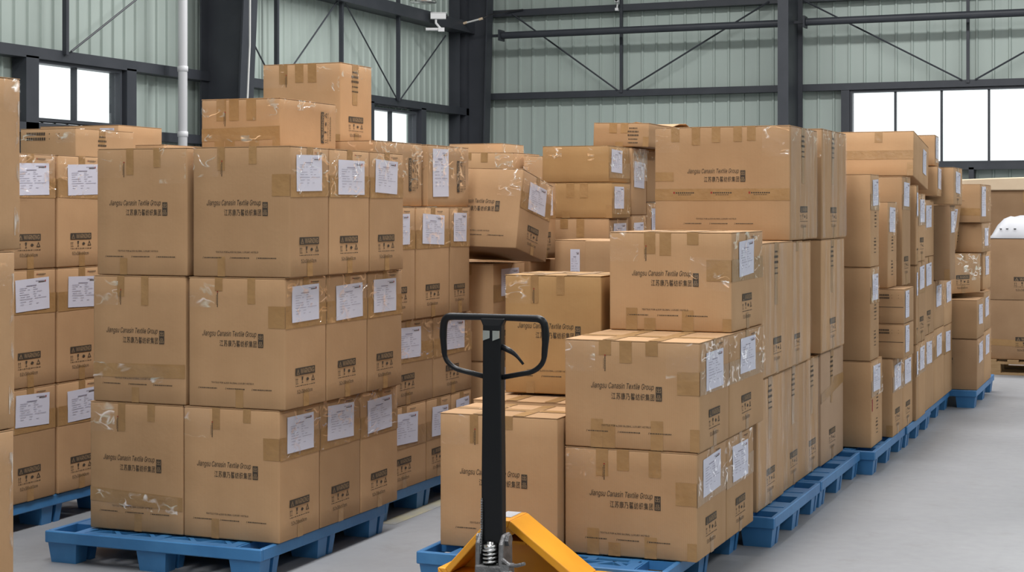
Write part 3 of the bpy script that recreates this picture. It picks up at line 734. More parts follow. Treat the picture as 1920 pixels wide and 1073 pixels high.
# ------------------------------------------------------------ blue plastic pallets
PH = .14
def leg_mesh(wx=.15, wy=.16, hz=.092):
    mb = MB()
    def ring(k, z):
        a, b = wx / 2 * k, wy / 2 * k; s_, t_ = b * .34, a * .45
        o = b * .25
        return [(-a, -b, z), (a, -b, z), (a, o - s_ * .5, z), (a - t_, o - s_ * .5, z), (a - t_, o + s_ * .5, z), (a, o + s_ * .5, z), (a, b, z), (-a, b, z)]
    mb.loft([ring(.86, 0), ring(1.0, hz)])
    return mb.mesh('leg', M['blue'])
LEG = leg_mesh()
def pallet(label, x0, x1, y0, y1, group='blue plastic pallets under the carton loads', detail=True):
    cx, cy = (x0 + x1) / 2, (y0 + y1) / 2; w, d = x1 - x0, y1 - y0
    t = thing('plastic_pallet', label, 'pallet', (cx, cy, 0), group=group)
    X0, X1, Y0, Y1 = -w / 2, w / 2, -d / 2, d / 2
    m = MB(); zt, zb, rw = PH, PH - .052, .022
    for a in ((X0, X1, Y0, Y0 + rw), (X0, X1, Y1 - rw, Y1), (X0, X0 + rw, Y0 + rw, Y1 - rw), (X1 - rw, X1, Y0 + rw, Y1 - rw)): m.box(*a, zb, zt)
    o = m.obj('rim', M['blue'], t); bevel(o, .004, 1)
    m = MB()
    zl = zt - .004; zd = zb + .012
    for k in (1, 2, 4, 5):          # inner lattice
        x = X0 + w * k / 6; m.box(x - .02, x + .02, Y0 + .14, Y1 - .14, zd, zl)
        y = Y0 + d * k / 6; m.box(X0 + .14, X1 - .14, y - .02, y + .02, zd, zl - .001)
    m.box(X0 + .14, X1 - .14, -.03, .03, zd, zl - .001); m.box(-.03, .03, Y0 + .14, Y1 - .14, zd, zl)
    for s_ in (-1, 1):              # side strips: plates between the open pockets over the legs
        xa, xb = sorted((s_ * (w / 2 - rw), s_ * (w / 2 - .15)))
        for p, q in ((.17, .42), (.58, .83)):
            m.box(xa, xb, Y0 + d * p, Y0 + d * q, zd, zl)
            m.box(xa, xb, Y0 + d * (p + .11), Y0 + d * (p + .14), zl, zl + .003)
        m.box(min(xb, xa) if s_ > 0 else max(xa, xb) - .02, (min(xb, xa) + .02) if s_ > 0 else max(xa, xb), Y0 + rw, Y1 - rw, zd, zl - .002)
        # end strips: ledge, bars and slanting webs
        ya, yb = sorted((s_ * (d / 2 - rw), s_ * (d / 2 - .15))); ye = s_ * (d / 2 - rw); yi = s_ * (d / 2 - .15); yl = ye - s_ * .05
        m.box(X0 + w * .15, X1 - w * .15, min(ye, yl), max(ye, yl), zd, zl)
        m.box(X0 + .15, X1 - .15, min(yi, yi + s_ * .02), max(yi, yi + s_ * .02), zd, zl - .002)
        if detail:
            for k in (.15, .5, .85):
                x = X0 + w * k; m.box(x - .024, x + .024, ya + .001, yb - .001, zd, zl + .001)
            for p in (.17, .335, .52, .685):
                a_, b_ = X0 + w * p + .012, X0 + w * (p + .145) - .004; c_ = (a_ + b_) / 2
                for q in (a_, b_):
                    pl = [(q - .013, yl), (q + .013, yl), (c_ + .013, yi), (c_ - .013, yi)]
                    m.prism(pl, 'z', zd, zl - .001)
    m.obj('deck', M['blue'], t)
    for i in (-1, 0, 1):
        for j in (-1, 0, 1):
            link('leg', LEG, t, (i * (w / 2 - .085), j * (d / 2 - .09), 0))
    return t
def wood_pallet(label, x0, x1, y0, y1):
    cx, cy = (x0 + x1) / 2, (y0 + y1) / 2; w, d = x1 - x0, y1 - y0
    t = thing('wooden_pallet', label, 'pallet', (cx, cy, 0), group='wooden pallets by the back wall')
    for k in range(7):
        m = MB(); x = -w / 2 + (w - .1) * k / 6; m.box(x, x + .1, -d / 2, d / 2, .12, .14); m.obj('deck_board', M['wood'], t)
    for k in range(3):
        y = -d / 2 + (d - .1) * k / 2
        m = MB(); m.box(-w / 2, w / 2, y, y + .1, .10, .12); m.obj('stringer', M['wood'], t)
        m = MB(); m.box(-w / 2, w / 2, y, y + .1, 0, .02); m.obj('bottom_board', M['wood'], t)
        for j in range(3):
            m = MB(); x = -w / 2 + (w - .14) * j / 2; m.box(x, x + .14, y, y + .1, .02, .10); m.obj('block', M['wood'], t)
    return t
# measured cartons: label, group, x0, x1, y0, y1, z0, z1, tilt (deg), features
GROUPS = [
    'cartons on the front left blue pallet',
    'cartons lying on top of the left piles',
    'cartons on the far left blue pallet',
    'cartons behind the far left pallet load',
    'cartons stacked at the left edge of the photo',
    'cartons on the pallet behind the front left load',
    'cartons lying on the pile behind the front left load',
    'cartons in the middle distance left of the pallet jack',
    'cartons in the stack beyond the pallet jack',
    'cartons on the pallet behind the pallet jack',
    'lettered cartons at the right front of the jack pallet',
    'film wrapped cartons on the long right pallets',
    'cartons on the far right aisle pallets',
    'cartons on the far right corner pallet',
    'large brown cartons beside the back wall at right',
]
ROWS = [
    ('lettered brown carton, front left column of front left pallet, bottom layer', GROUPS[0], -4.451, -3.967, 5.98, 6.36, 0.142, 0.704, (0, 0, 0), 'L T H'),
    ('lettered brown carton at right front corner of front left pallet, bottom layer, white sheet', GROUPS[0], -3.962, -3.489, 5.98, 6.328, 0.142, 0.704, (0, 0, 0), 'S W K T C L'),
    ('brown carton with white sheet, front left pallet, bottom layer, second along the right side', GROUPS[0], -3.962, -3.489, 6.336, 6.714, 0.142, 0.704, (0, 0, 0), 'S W K T C'),
    ('brown carton with white sheet, front left pallet, bottom layer, third along the right side', GROUPS[0], -3.962, -3.489, 6.722, 7.106, 0.142, 0.704, (0, 0, 0), 'S W K T C'),
    ('lettered brown carton, front left column of front left pallet, middle layer', GROUPS[0], -4.434, -3.954, 5.98, 6.36, 0.706, 1.263, (0, 0, 0), 'L T H'),
    ('lettered brown carton at right front corner of front left pallet, middle layer, white sheet', GROUPS[0], -3.937, -3.461, 5.98, 6.335, 0.706, 1.263, (0, 0, 0), 'S W K T C L'),
    ('brown carton with white sheet, front left pallet, middle layer, second along the right side', GROUPS[0], -3.937, -3.461, 6.343, 6.73, 0.706, 1.263, (0, 0, 0), 'S W K T C'),
    ('brown carton with white sheet, front left pallet, middle layer, third along the right side', GROUPS[0], -3.937, -3.461, 6.738, 7.096, 0.706, 1.263, (0, 0, 0), 'S W K T C'),
    ('lettered brown carton, front left column of front left pallet, top layer', GROUPS[0], -4.414, -3.946, 5.98, 6.36, 1.265, 1.822, (0, 0, 0), 'L T Z'),
    ('lettered brown carton at right front corner of front left pallet, top layer, white sheet', GROUPS[0], -3.916, -3.437, 5.98, 6.315, 1.265, 1.822, (0, 0, 0), 'S W K T C L'),
    ('brown carton with white sheet, front left pallet, top layer, second along the right side', GROUPS[0], -3.916, -3.437, 6.323, 6.705, 1.265, 1.822, (0, 0, 0), 'S W K T C'),
    ('brown carton with white sheet, front left pallet, top layer, third along the right side', GROUPS[0], -3.916, -3.437, 6.713, 7.064, 1.265, 1.822, (0, 0, 0), 'S W K T C'),
    ('plain brown carton inside the front left pallet load, bottom layer, middle row', GROUPS[0], -4.38, -3.978, 6.37, 6.72, 0.142, 0.704, (0, 0, 0), ''),
    ('plain brown carton inside the front left pallet load, middle layer, middle row', GROUPS[0], -4.38, -3.978, 6.37, 6.72, 0.706, 1.263, (0, 0, 0), ''),
    ('plain brown carton inside the front left pallet load, top layer, middle row', GROUPS[0], -4.38, -3.978, 6.37, 6.72, 1.265, 1.822, (0, 0, 0), ''),
    ('plain brown carton inside the front left pallet load, bottom layer, rear row', GROUPS[0], -4.38, -3.978, 6.73, 7.08, 0.142, 0.704, (0, 0, 0), ''),
    ('plain brown carton inside the front left pallet load, middle layer, rear row', GROUPS[0], -4.38, -3.978, 6.73, 7.08, 0.706, 1.263, (0, 0, 0), ''),
    ('plain brown carton inside the front left pallet load, top layer, rear row', GROUPS[0], -4.38, -3.978, 6.73, 7.08, 1.265, 1.822, (0, 0, 0), ''),
    ('taped brown carton lying on top of the front left pallet load', GROUPS[1], -4.21, -3.789, 6.5, 7.037, 1.824, 2.067, (0, 0, 0), 'T H Vw Z'),
    ('tall brown carton standing highest of all on the left piles', GROUPS[1], -4.625, -4.147, 7.75, 8.12, 1.9, 2.346, (0, 0, 0), 'T Z Wt W'),
    ('plain brown carton under the tall topmost carton, bottom one', GROUPS[1], -4.64, -4.12, 7.72, 8.2, 0.142, 0.726, (0, 0, 0), ''),
    ('plain brown carton under the tall topmost carton, middle one', GROUPS[1], -4.64, -4.12, 7.72, 8.2, 0.728, 1.312, (0, 0, 0), ''),
    ('plain brown carton under the tall topmost carton, upper one', GROUPS[1], -4.64, -4.12, 7.72, 8.2, 1.314, 1.898, (0, 0, 0), ''),
    ('brown carton with white sheet on far left pallet, bottom layer, left one of two', GROUPS[2], -5.62, -5.12, 6.22, 6.6, 0.142, 0.69, (0, 0, 0), 'S W K T'),
    ('brown carton with white sheet on far left pallet, bottom layer, right one of two', GROUPS[2], -5.62, -5.12, 6.62, 7, 0.142, 0.69, (0, 0, 0), 'S W K T'),
    ('brown carton with white sheet on far left pallet, middle layer, left one of two', GROUPS[2], -5.62, -5.12, 6.22, 6.6, 0.692, 1.262, (0, 0, 0), 'S W K T'),
    ('brown carton with white sheet on far left pallet, middle layer, right one of two', GROUPS[2], -5.62, -5.12, 6.62, 7, 0.692, 1.262, (0, 0, 0), 'S W K T'),
    ('brown carton with white sheet on far left pallet, top layer, left one of two', GROUPS[2], -5.62, -5.12, 6.22, 6.6, 1.264, 1.824, (0, 0, 0), 'S W K T C'),
    ('brown carton with white sheet on far left pallet, top layer, right one of two', GROUPS[2], -5.62, -5.12, 6.62, 7, 1.264, 1.824, (0, 0, 0), 'S W K T C'),
    ('low printed brown carton lying above the far left pallet load, beneath the window', GROUPS[3], -6.336, -5.937, 7.84, 8.407, 1.826, 2.03, (0, 0, 0), 'P Wt Z'),
    ('flat brown carton with small white label lying just under the left window', GROUPS[3], -6.809, -6.2, 8.62, 9.1, 1.826, 2.09, (0, 0, 0), 'Zs'),
    ('low brown carton peeking over the front left load beside the white pipe', GROUPS[3], -6.075, -5.86, 8.62, 9.1, 1.828, 1.96, (0, 0, 0), 'Z'),
    ('plain brown carton under the cartons by left window, bottom, rear left column', GROUPS[3], -6.75, -6.05, 8.62, 9.1, 0.142, 0.701, (0, 0, 0), ''),
    ('plain brown carton under the cartons by left window, bottom, rear right column', GROUPS[3], -6.04, -5.35, 8.62, 9.1, 0.142, 0.692, (0, 0, 0), ''),
    ('plain brown carton under the cartons by left window, bottom, front column', GROUPS[3], -6.45, -5.9, 7.84, 8.4, 0.142, 0.701, (0, 0, 0), ''),
    ('plain brown carton under the cartons by left window, middle, rear left column', GROUPS[3], -6.75, -6.05, 8.62, 9.1, 0.703, 1.262, (0, 0, 0), ''),
    ('plain brown carton under the cartons by left window, middle, rear right column', GROUPS[3], -6.04, -5.35, 8.62, 9.1, 0.694, 1.244, (0, 0, 0), ''),
    ('plain brown carton under the cartons by left window, middle, front column', GROUPS[3], -6.45, -5.9, 7.84, 8.4, 0.703, 1.262, (0, 0, 0), ''),
    ('plain brown carton under the cartons by left window, upper, rear left column', GROUPS[3], -6.75, -6.05, 8.62, 9.1, 1.264, 1.823, (0, 0, 0), ''),
    ('plain brown carton under the cartons by left window, upper, rear right column', GROUPS[3], -6.04, -5.35, 8.62, 9.1, 1.246, 1.796, (0, 0, 0), ''),
    ('plain brown carton under the cartons by left window, upper, front column', GROUPS[3], -6.45, -5.9, 7.84, 8.4, 1.264, 1.823, (0, 0, 0), ''),
    ('worn brown carton cut by the left edge of the photo, bottom of three', GROUPS[4], -4.3, -3.74, 3.994, 4.594, 0.14, 0.79, (0, 0, 0), 'E'),
    ('worn brown carton cut by the left edge of the photo, middle of three', GROUPS[4], -4.3, -3.74, 3.999, 4.599, 0.793, 1.41, (0, 0, 0), 'E'),
    ('worn brown carton cut by the left edge of the photo, top of three', GROUPS[4], -4.3, -3.74, 4.028, 4.628, 1.413, 2.012, (0, 0, 0), 'E'),
    ('brown carton with white sheet behind front left load, bottom layer, nearest', GROUPS[5], -4.1, -3.6, 7.154, 7.668, 0.142, 0.56, (0, 0, 0), 'S W K'),
    ('brown carton with white sheet behind front left load, bottom layer, second', GROUPS[5], -4.1, -3.6, 7.676, 7.982, 0.142, 0.56, (0, 0, 0), 'S W K'),
    ('brown carton with white sheet behind front left load, bottom layer, third', GROUPS[5], -4.1, -3.6, 7.99, 8.255, 0.142, 0.56, (0, 0, 0), 'S W K'),
    ('brown carton with white sheet behind front left load, second layer from floor, near one', GROUPS[5], -4.1, -3.6, 7.154, 7.751, 0.562, 0.99, (0, 0, 0), 'S W K C'),
    ('brown carton with white sheet behind front left load, second layer from floor, far one', GROUPS[5], -4.1, -3.6, 7.759, 8.262, 0.562, 0.99, (0, 0, 0), 'S W K C'),
    ('brown carton with white sheet behind front left load, third layer from floor, nearest, half hidden', GROUPS[5], -4.1, -3.585, 7.158, 7.505, 0.992, 1.566, (0, 0, 0), 'S W K C T'),
    ('brown carton with white sheet behind front left load, third layer from floor, middle of three', GROUPS[5], -4.1, -3.585, 7.517, 7.928, 0.992, 1.566, (0, 0, 0), 'S W K C T'),
    ('brown carton with white sheet behind front left load, third layer from floor, farthest', GROUPS[5], -4.1, -3.585, 7.94, 8.199, 0.992, 1.566, (0, 0, 0), 'S W K C T'),
    ('long brown carton lying atop second left pile, warning print turned sideways', GROUPS[6], -4.121, -3.62, 7.11, 7.66, 1.568, 1.893, (0, 0, 0), 'Vw C Z'),
    ('brown carton at far end of second left pile top, sheet under crumpled film', GROUPS[6], -4.1, -3.6, 7.69, 8.222, 1.568, 1.893, (0, 0, 0), 'Ss Vw C Z'),
    ('brown carton with white sheet under the tilted carton, upper of two', GROUPS[7], -3.98, -3.549, 8.45, 8.93, 0.692, 1.245, (0, 0, 0), 'S W K T'),
    ('brown carton with white sheet under the tilted carton, lower of two', GROUPS[7], -3.98, -3.549, 8.45, 8.93, 0.142, 0.69, (0, 0, 0), 'S K T'),
    ('plain brown carton behind the tilted carton, bottom of its column', GROUPS[7], -3.98, -3.549, 9, 9.5, 0.142, 0.696, (0, 0, 0), ''),
    ('plain brown carton behind the tilted carton, second of its column', GROUPS[7], -3.98, -3.549, 9, 9.5, 0.698, 1.252, (0, 0, 0), ''),
    ('tilted lettered carton leaning back with sheet under shiny film', GROUPS[7], -3.86, -3.355, 8.3, 8.78, 1.299, 1.749, (-11, 1.5, 0), 'L S W K C Z'),
    ('upright carton with white sheet and warning print, right behind tilted carton', GROUPS[7], -3.9, -3.516, 9.02, 9.362, 1.255, 1.715, (0, 0, 0), 'S W K C'),
    ('brown taped carton behind the tilted carton, under a low carton', GROUPS[7], -4.8, -4.261, 10.5, 11, 1.552, 1.953, (0, 0.8, 0), 'T H Z'),
    ('plain brown carton supporting the middle rear cartons, bottom left', GROUPS[7], -5, -4.261, 10.5, 11.5, 0.142, 0.61, (0, 0, 0), ''),
    ('plain brown carton supporting the middle rear cartons, middle left', GROUPS[7], -5, -4.261, 10.5, 11.5, 0.612, 1.08, (0, 0, 0), ''),
    ('plain brown carton supporting the middle rear cartons, upper left', GROUPS[7], -5, -4.261, 10.5, 11.5, 1.082, 1.55, (0, 0, 0), ''),
    ('low brown carton with light edge on the middle rear pile by the columns', GROUPS[7], -4.999, -4.577, 11.05, 11.5, 1.553, 2.04, (0, 0, 0), 'Z'),
    ('small dull brown carton leaning right of the middle rear cartons', GROUPS[7], -4.249, -4.104, 10.62, 11.05, 1.552, 1.93, (0, 3, 0), 'Z'),
    ('plain brown carton supporting the middle rear cartons, bottom right', GROUPS[7], -4.247, -3.899, 10.6, 11.1, 0.142, 0.61, (0, 0, 0), ''),
    ('plain brown carton supporting the middle rear cartons, middle right', GROUPS[7], -4.247, -3.899, 10.6, 11.1, 0.612, 1.08, (0, 0, 0), ''),
    ('plain brown carton supporting the middle rear cartons, upper right', GROUPS[7], -4.247, -3.899, 10.6, 11.1, 1.082, 1.55, (0, 0, 0), ''),
    ('wide brown carton, topmost of the centre rear stack, sheet under film', GROUPS[8], -3.703, -3.258, 9.62, 10.039, 1.722, 1.953, (0, 0, 0), 'Sf K C Z G'),
    ('wide brown carton, second from top of centre rear stack, sheet under film', GROUPS[8], -3.692, -3.237, 9.62, 9.985, 1.497, 1.72, (0, 0, 0), 'Sf K C T G'),
    ('lettered brown carton, third from top of centre rear stack', GROUPS[8], -3.692, -3.258, 9.62, 10.006, 1.05, 1.495, (0, 0, 0), 'Lh S K C T'),
    ('plain brown carton at the base of the centre rear stack, lower', GROUPS[8], -3.692, -3.258, 9.62, 10.006, 0.142, 0.594, (0, 0, 0), ''),
    ('plain brown carton at the base of the centre rear stack, upper', GROUPS[8], -3.692, -3.258, 9.62, 10.006, 0.596, 1.048, (0, 0, 0), ''),
    ('dull carton with narrow white sheet in front of the centre rear stack', GROUPS[8], -3.406, -3.111, 9.05, 9.55, 0.95, 1.372, (0, 0, 0), 'Ff Zf'),
    ('plain carton below the one with narrow white sheet, lower', GROUPS[8], -3.406, -3.111, 9.05, 9.55, 0.142, 0.544, (0, 0, 0), ''),
    ('plain carton below the one with narrow white sheet, upper', GROUPS[8], -3.406, -3.111, 9.05, 9.55, 0.546, 0.948, (0, 0, 0), ''),
    ('carton of centre rear second column, bottom', GROUPS[8], -3.75, -3.258, 10.08, 10.395, 0.143, 0.599, (0, 0, 0), ''),
    ('carton of centre rear second column, second', GROUPS[8], -3.75, -3.258, 10.08, 10.395, 0.601, 1.059, (0, 0, 0), ''),
    ('carton of centre rear second column, third with white sheet', GROUPS[8], -3.75, -3.258, 10.08, 10.395, 1.061, 1.514, (0, 0, 0), 'S C'),
    ('carton of centre rear second column, top under silvery film', GROUPS[8], -3.75, -3.258, 10.08, 10.395, 1.516, 1.954, (0, 0, 0), 'Sx C'),
    ('carton of centre rear third column, half hidden, bottom', GROUPS[8], -3.75, -3.264, 10.425, 10.895, 0.143, 0.659, (0, 0, 0), ''),
    ('carton of centre rear third column, half hidden, second', GROUPS[8], -3.75, -3.264, 10.425, 10.895, 0.661, 1.179, (0, 0, 0), ''),
    ('carton of centre rear third column, half hidden, third', GROUPS[8], -3.75, -3.264, 10.425, 10.895, 1.181, 1.599, (0, 0, 0), 'S C'),
    ('carton of centre rear third column, half hidden, top', GROUPS[8], -3.75, -3.264, 10.425, 10.895, 1.601, 1.949, (0, 0, 0), 'Z'),
    ('askew brown carton on top of the centre rear columns', GROUPS[8], -3.531, -3.151, 10.1, 10.62, 1.962, 2.118, (0, 1.6, 0), 'T Zs2'),
    ('open topped brown carton with raised flaps behind the askew carton', GROUPS[8], -3.579, -3.152, 10.66, 11.15, 1.952, 2.115, (0, 0, 0), 'O'),
    ('lettered brown carton on blue pallet directly behind the pallet jack handle', GROUPS[9], -2.855, -2.329, 6.22, 6.6, 0.142, 0.7, (0, 0, 0), 'L T Zk C2'),
    ('brown carton behind the jack with taped open view top, second in row', GROUPS[9], -2.878, -2.335, 6.62, 7.26, 0.142, 0.712, (0, 0, 0), 'T2'),
    ('lettered yellowish brown carton standing above the pallet jack lever', GROUPS[9], -2.811, -2.35, 6.83, 7.25, 0.724, 1.258, (0, 0, 0), 'L T E2 G'),
    ('lettered carton with white sheet at right front, bottom layer, near corner', GROUPS[10], -2.322, -1.76, 6.29, 6.745, 0.142, 0.578, (0, 0, 0), 'L S W K C T'),
    ('carton with white sheet at right front, bottom layer, second along side', GROUPS[10], -2.322, -1.76, 6.753, 7.229, 0.142, 0.578, (0, 0, 0), 'S W K C'),
    ('lettered carton with crinkled film corner at right front, middle layer, near corner', GROUPS[10], -2.322, -1.749, 6.29, 6.747, 0.58, 1.021, (0, 0, 0), 'L S W K C T Z'),
    ('carton with white sheet at right front, middle layer, second along side', GROUPS[10], -2.322, -1.749, 6.755, 7.379, 0.58, 1.021, (0, 0, 0), 'S W K C'),
    ('lettered carton with white sheet, top of the right front stack, set back', GROUPS[10], -2.311, -1.758, 6.83, 7.4, 1.023, 1.455, (0, 0, 0), 'L S W K C T Zf'),
    ('film wrapped carton, bottom layer of right pallets, nearest behind lettered stack', GROUPS[11], -2.4, -1.79, 7.424, 7.98, 0.142, 0.755, (0, 0, 0), 'F W Wt'),
    ('film wrapped carton, bottom layer of right pallets, second', GROUPS[11], -2.4, -1.8, 7.988, 8.549, 0.142, 0.755, (0, 0, 0), 'F W Wt'),
    ('film wrapped carton, bottom layer of right pallets, third', GROUPS[11], -2.4, -1.8, 8.557, 8.884, 0.142, 0.755, (0, 0, 0), 'F W Wt'),
    ('pinkish carton with crossing brown tape, bottom far end of right pallets', GROUPS[11], -2.4, -1.788, 8.892, 9.537, 0.142, 0.765, (0, 0, 0), 'W Wt X'),
    ('film wrapped carton under the big lettered carton, nearest', GROUPS[11], -2.45, -1.775, 7.444, 8.11, 0.76, 1.395, (0, 0, 0), 'F W Wt'),
    ('film wrapped carton under the big lettered carton, second', GROUPS[11], -2.45, -1.779, 8.118, 8.365, 0.76, 1.391, (0, 0, 0), 'F W'),
    ('film wrapped carton under the big lettered carton, third', GROUPS[11], -2.45, -1.783, 8.373, 8.593, 0.76, 1.387, (0, 0, 0), 'F'),
    ('upright film wrapped carton, far end of right pallets, middle layer', GROUPS[11], -2.4, -1.768, 8.8, 9.465, 0.77, 1.388, (0, 0, 0), 'W Wt Fb'),
    ('upright film wrapped carton, far end of right pallets, top layer', GROUPS[11], -2.4, -1.765, 8.8, 9.499, 1.39, 1.992, (0, 0, 0), 'W Wt Fb Z'),
    ('big lettered carton with horizontal taped seam atop the right pallets', GROUPS[11], -2.477, -1.774, 8.05, 8.717, 1.397, 1.975, (0, 0, 0), 'L T3 Hs W Wt F Z'),
    ('plain carton inside the right pallet load beneath big lettered carton, lower', GROUPS[11], -2.86, -2.47, 8.05, 8.7, 0.142, 0.767, (0, 0, 0), ''),
    ('plain carton inside the right pallet load beneath big lettered carton, upper', GROUPS[11], -2.86, -2.47, 8.05, 8.7, 0.769, 1.394, (0, 0, 0), ''),
    ('narrow brown carton at near corner of right aisle row, bottom', GROUPS[12], -2.2, -1.648, 9.68, 10.057, 0.143, 0.654, (0, 0, 0), 'S K C Tt Red'),
    ('narrow brown carton at near corner of right aisle row, middle', GROUPS[12], -2.2, -1.654, 9.68, 9.977, 0.656, 1.209, (0, 0, 0), 'S K C Tt'),
    ('narrow brown carton at near corner of right aisle row, top', GROUPS[12], -2.2, -1.654, 9.68, 9.977, 1.211, 1.762, (0, 0, 0), 'S K C Tt'),
    ('wide taped carton overhanging at the top of right aisle row, sagging back', GROUPS[12], -2.3, -1.6, 11, 11.712, 1.732, 2.035, (-7, 0, 0), 'H2 T S1'),
    ('carton with film covered sheet behind sagging carton, upper of two', GROUPS[12], -2.2, -1.571, 11.85, 12.05, 1.86, 2.08, (-2, 0, 0), 'Sx C'),
    ('carton with film covered sheet behind sagging carton, lower of two', GROUPS[12], -2.2, -1.551, 11.82, 12.05, 1.645, 1.855, (-2, 0, 0), 'Sx C'),
    ('small narrow carton with white sheet standing on two flat cartons', GROUPS[12], -1.95, -1.639, 10.22, 10.558, 1.062, 1.6, (0, 0, 0), 'S C Tt Zg'),
    ('tall brown carton with glinting sheet behind the small narrow carton', GROUPS[12], -2.2, -1.612, 10.62, 10.966, 1.062, 1.765, (0, 0, 0), 'S W C K'),
    ('flat printed carton in the right aisle row, upper of two', GROUPS[12], -2.2, -1.538, 10.2, 10.599, 0.845, 1.06, (0, 0, 0), 'P2 Ss'),
    ('flat printed carton in the right aisle row, lower of two', GROUPS[12], -2.2, -1.538, 10.2, 10.599, 0.63, 0.843, (0, 0, 0), 'P2 Ss'),
    ('bottom carton under the two flat cartons, near one with sheet', GROUPS[12], -2.2, -1.606, 10.2, 10.601, 0.142, 0.628, (0, 0, 0), 'S W K C T'),
    ('bottom carton under the two flat cartons, far one with sheet', GROUPS[12], -2.2, -1.606, 10.609, 11.016, 0.142, 0.628, (0, 0, 0), 'S W K'),
    ('carton in third column of right aisle row, bottom layer', GROUPS[12], -2.2, -1.585, 11.04, 11.137, 0.143, 0.649, (0, 0, 0), 'S K C'),
    ('carton in third column of right aisle row, second layer', GROUPS[12], -2.2, -1.585, 11.04, 11.137, 0.651, 1.179, (0, 0, 0), 'S W C'),
    ('carton in third column of right aisle row, third layer', GROUPS[12], -2.2, -1.585, 11.04, 11.137, 1.181, 1.714, (0, 0, 0), 'S W K'),
    ('carton in fourth column of right aisle row, bottom layer', GROUPS[12], -2.2, -1.585, 11.145, 11.466, 0.143, 0.654, (0, 0, 0), 'S K C'),
    ('carton in fourth column of right aisle row, second layer', GROUPS[12], -2.2, -1.585, 11.145, 11.466, 0.656, 1.199, (0, 0, 0), 'S W K'),
    ('carton in fourth column of right aisle row, third layer', GROUPS[12], -2.2, -1.585, 11.145, 11.466, 1.201, 1.659, (0, 0, 0), 'S W K C'),
    ('carton in fifth column of right aisle row, bottom layer', GROUPS[12], -2.2, -1.6, 11.474, 12.011, 0.143, 0.669, (0, 0, 0), 'S K C'),
    ('carton in fifth column of right aisle row, second layer', GROUPS[12], -2.2, -1.6, 11.474, 12.011, 0.671, 1.219, (0, 0, 0), 'S W'),
    ('carton in fifth column of right aisle row, third layer', GROUPS[12], -2.2, -1.6, 11.474, 12.011, 1.221, 1.619, (0, 0, 0), 'S C'),
    ('carton in sixth column of right aisle row, bottom layer', GROUPS[12], -2.2, -1.6, 12.019, 12.57, 0.143, 0.679, (0, 0, 0), 'S K'),
    ('carton in sixth column of right aisle row, second layer', GROUPS[12], -2.2, -1.6, 12.019, 12.57, 0.681, 1.034, (0, 0, 0), 'S C'),
    ('carton in seventh column of right aisle row, bottom layer', GROUPS[12], -2.2, -1.6, 12.578, 13.048, 0.143, 0.669, (0, 0, 0), 'S K'),
    ('carton in seventh column of right aisle row, second layer', GROUPS[12], -2.2, -1.6, 12.578, 13.048, 0.671, 1.034, (0, 0, 0), 'S C'),
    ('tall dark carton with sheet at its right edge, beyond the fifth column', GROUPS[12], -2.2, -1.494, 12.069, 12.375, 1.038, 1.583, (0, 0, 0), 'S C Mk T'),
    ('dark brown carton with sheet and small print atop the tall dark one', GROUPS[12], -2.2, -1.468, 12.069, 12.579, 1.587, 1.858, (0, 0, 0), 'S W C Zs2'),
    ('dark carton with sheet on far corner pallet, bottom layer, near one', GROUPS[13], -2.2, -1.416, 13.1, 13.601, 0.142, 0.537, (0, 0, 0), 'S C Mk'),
    ('dark carton with sheet on far corner pallet, bottom layer, far one', GROUPS[13], -2.2, -1.416, 13.605, 14.14, 0.142, 0.56, (0, 0, 0), 'S C'),
    ('dark carton with sheet on far corner pallet, second layer, near one', GROUPS[13], -2.2, -1.416, 13.1, 13.601, 0.54, 0.845, (0, 0, 0), 'S C'),
    ('dark carton with sheet on far corner pallet, second layer, far one', GROUPS[13], -2.2, -1.416, 13.605, 14.097, 0.563, 0.88, (0, 0, 0), 'S C'),
    ('turned brown carton seen cornerwise on the far corner pallet', GROUPS[13], -1.92, -1.52, 13.2, 13.65, 0.885, 1.2, (0, 0, -30), 'W C Zs2'),
    ('slim carton leaning on the turned one, open flap on top, far corner pallet', GROUPS[13], -1.8, -1.66, 13.12, 13.44, 1.235, 1.6, (0, 7, -20), 'S C O'),
    ('brown carton at the back of the far corner pallet, third layer', GROUPS[13], -2.2, -1.451, 13.86, 14.445, 0.885, 1.2, (0, 0, 0), 'S C'),
    ('brown carton on the far corner pallet, fourth layer, above the turned one', GROUPS[13], -2.2, -1.422, 13.5, 14.156, 1.205, 1.44, (0, 0, 0), 'S C Zs2'),
    ('topmost brown carton with long sheet on the far corner pallet', GROUPS[13], -2.2, -1.429, 13.45, 14.269, 1.445, 1.755, (0, 0, 0), 'Ss H C'),
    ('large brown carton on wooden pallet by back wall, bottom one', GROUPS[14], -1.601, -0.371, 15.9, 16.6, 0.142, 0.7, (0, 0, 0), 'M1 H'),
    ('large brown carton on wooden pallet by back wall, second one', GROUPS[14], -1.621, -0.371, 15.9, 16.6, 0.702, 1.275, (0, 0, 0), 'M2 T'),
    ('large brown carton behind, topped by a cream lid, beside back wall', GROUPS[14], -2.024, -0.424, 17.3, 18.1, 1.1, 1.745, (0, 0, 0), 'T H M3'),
    ('plain carton under the lidded carton by the back wall', GROUPS[14], -2.024, -0.424, 17.3, 18.1, 0.142, 1.098, (0, 0, 0), ''),
]
pallet('blue plastic pallet at front left, its open deck edge sticking out in front', -4.60, -3.505, 5.855, 7.03)
pallet('blue plastic pallet under the far left cartons, in shade', -6.2, -5.13, 6.05, 7.15)
pallet('blue plastic pallet behind the front left one, beside the yellow floor line', -4.72, -3.615, 7.12, 8.27)
pallet('blue plastic pallet carrying the jack and lettered right front cartons', -2.90, -1.83, 6.08, 7.30)
pallet('blue plastic pallet, second in the right aisle line, deck strip showing', -2.90, -1.69, 7.34, 8.39)
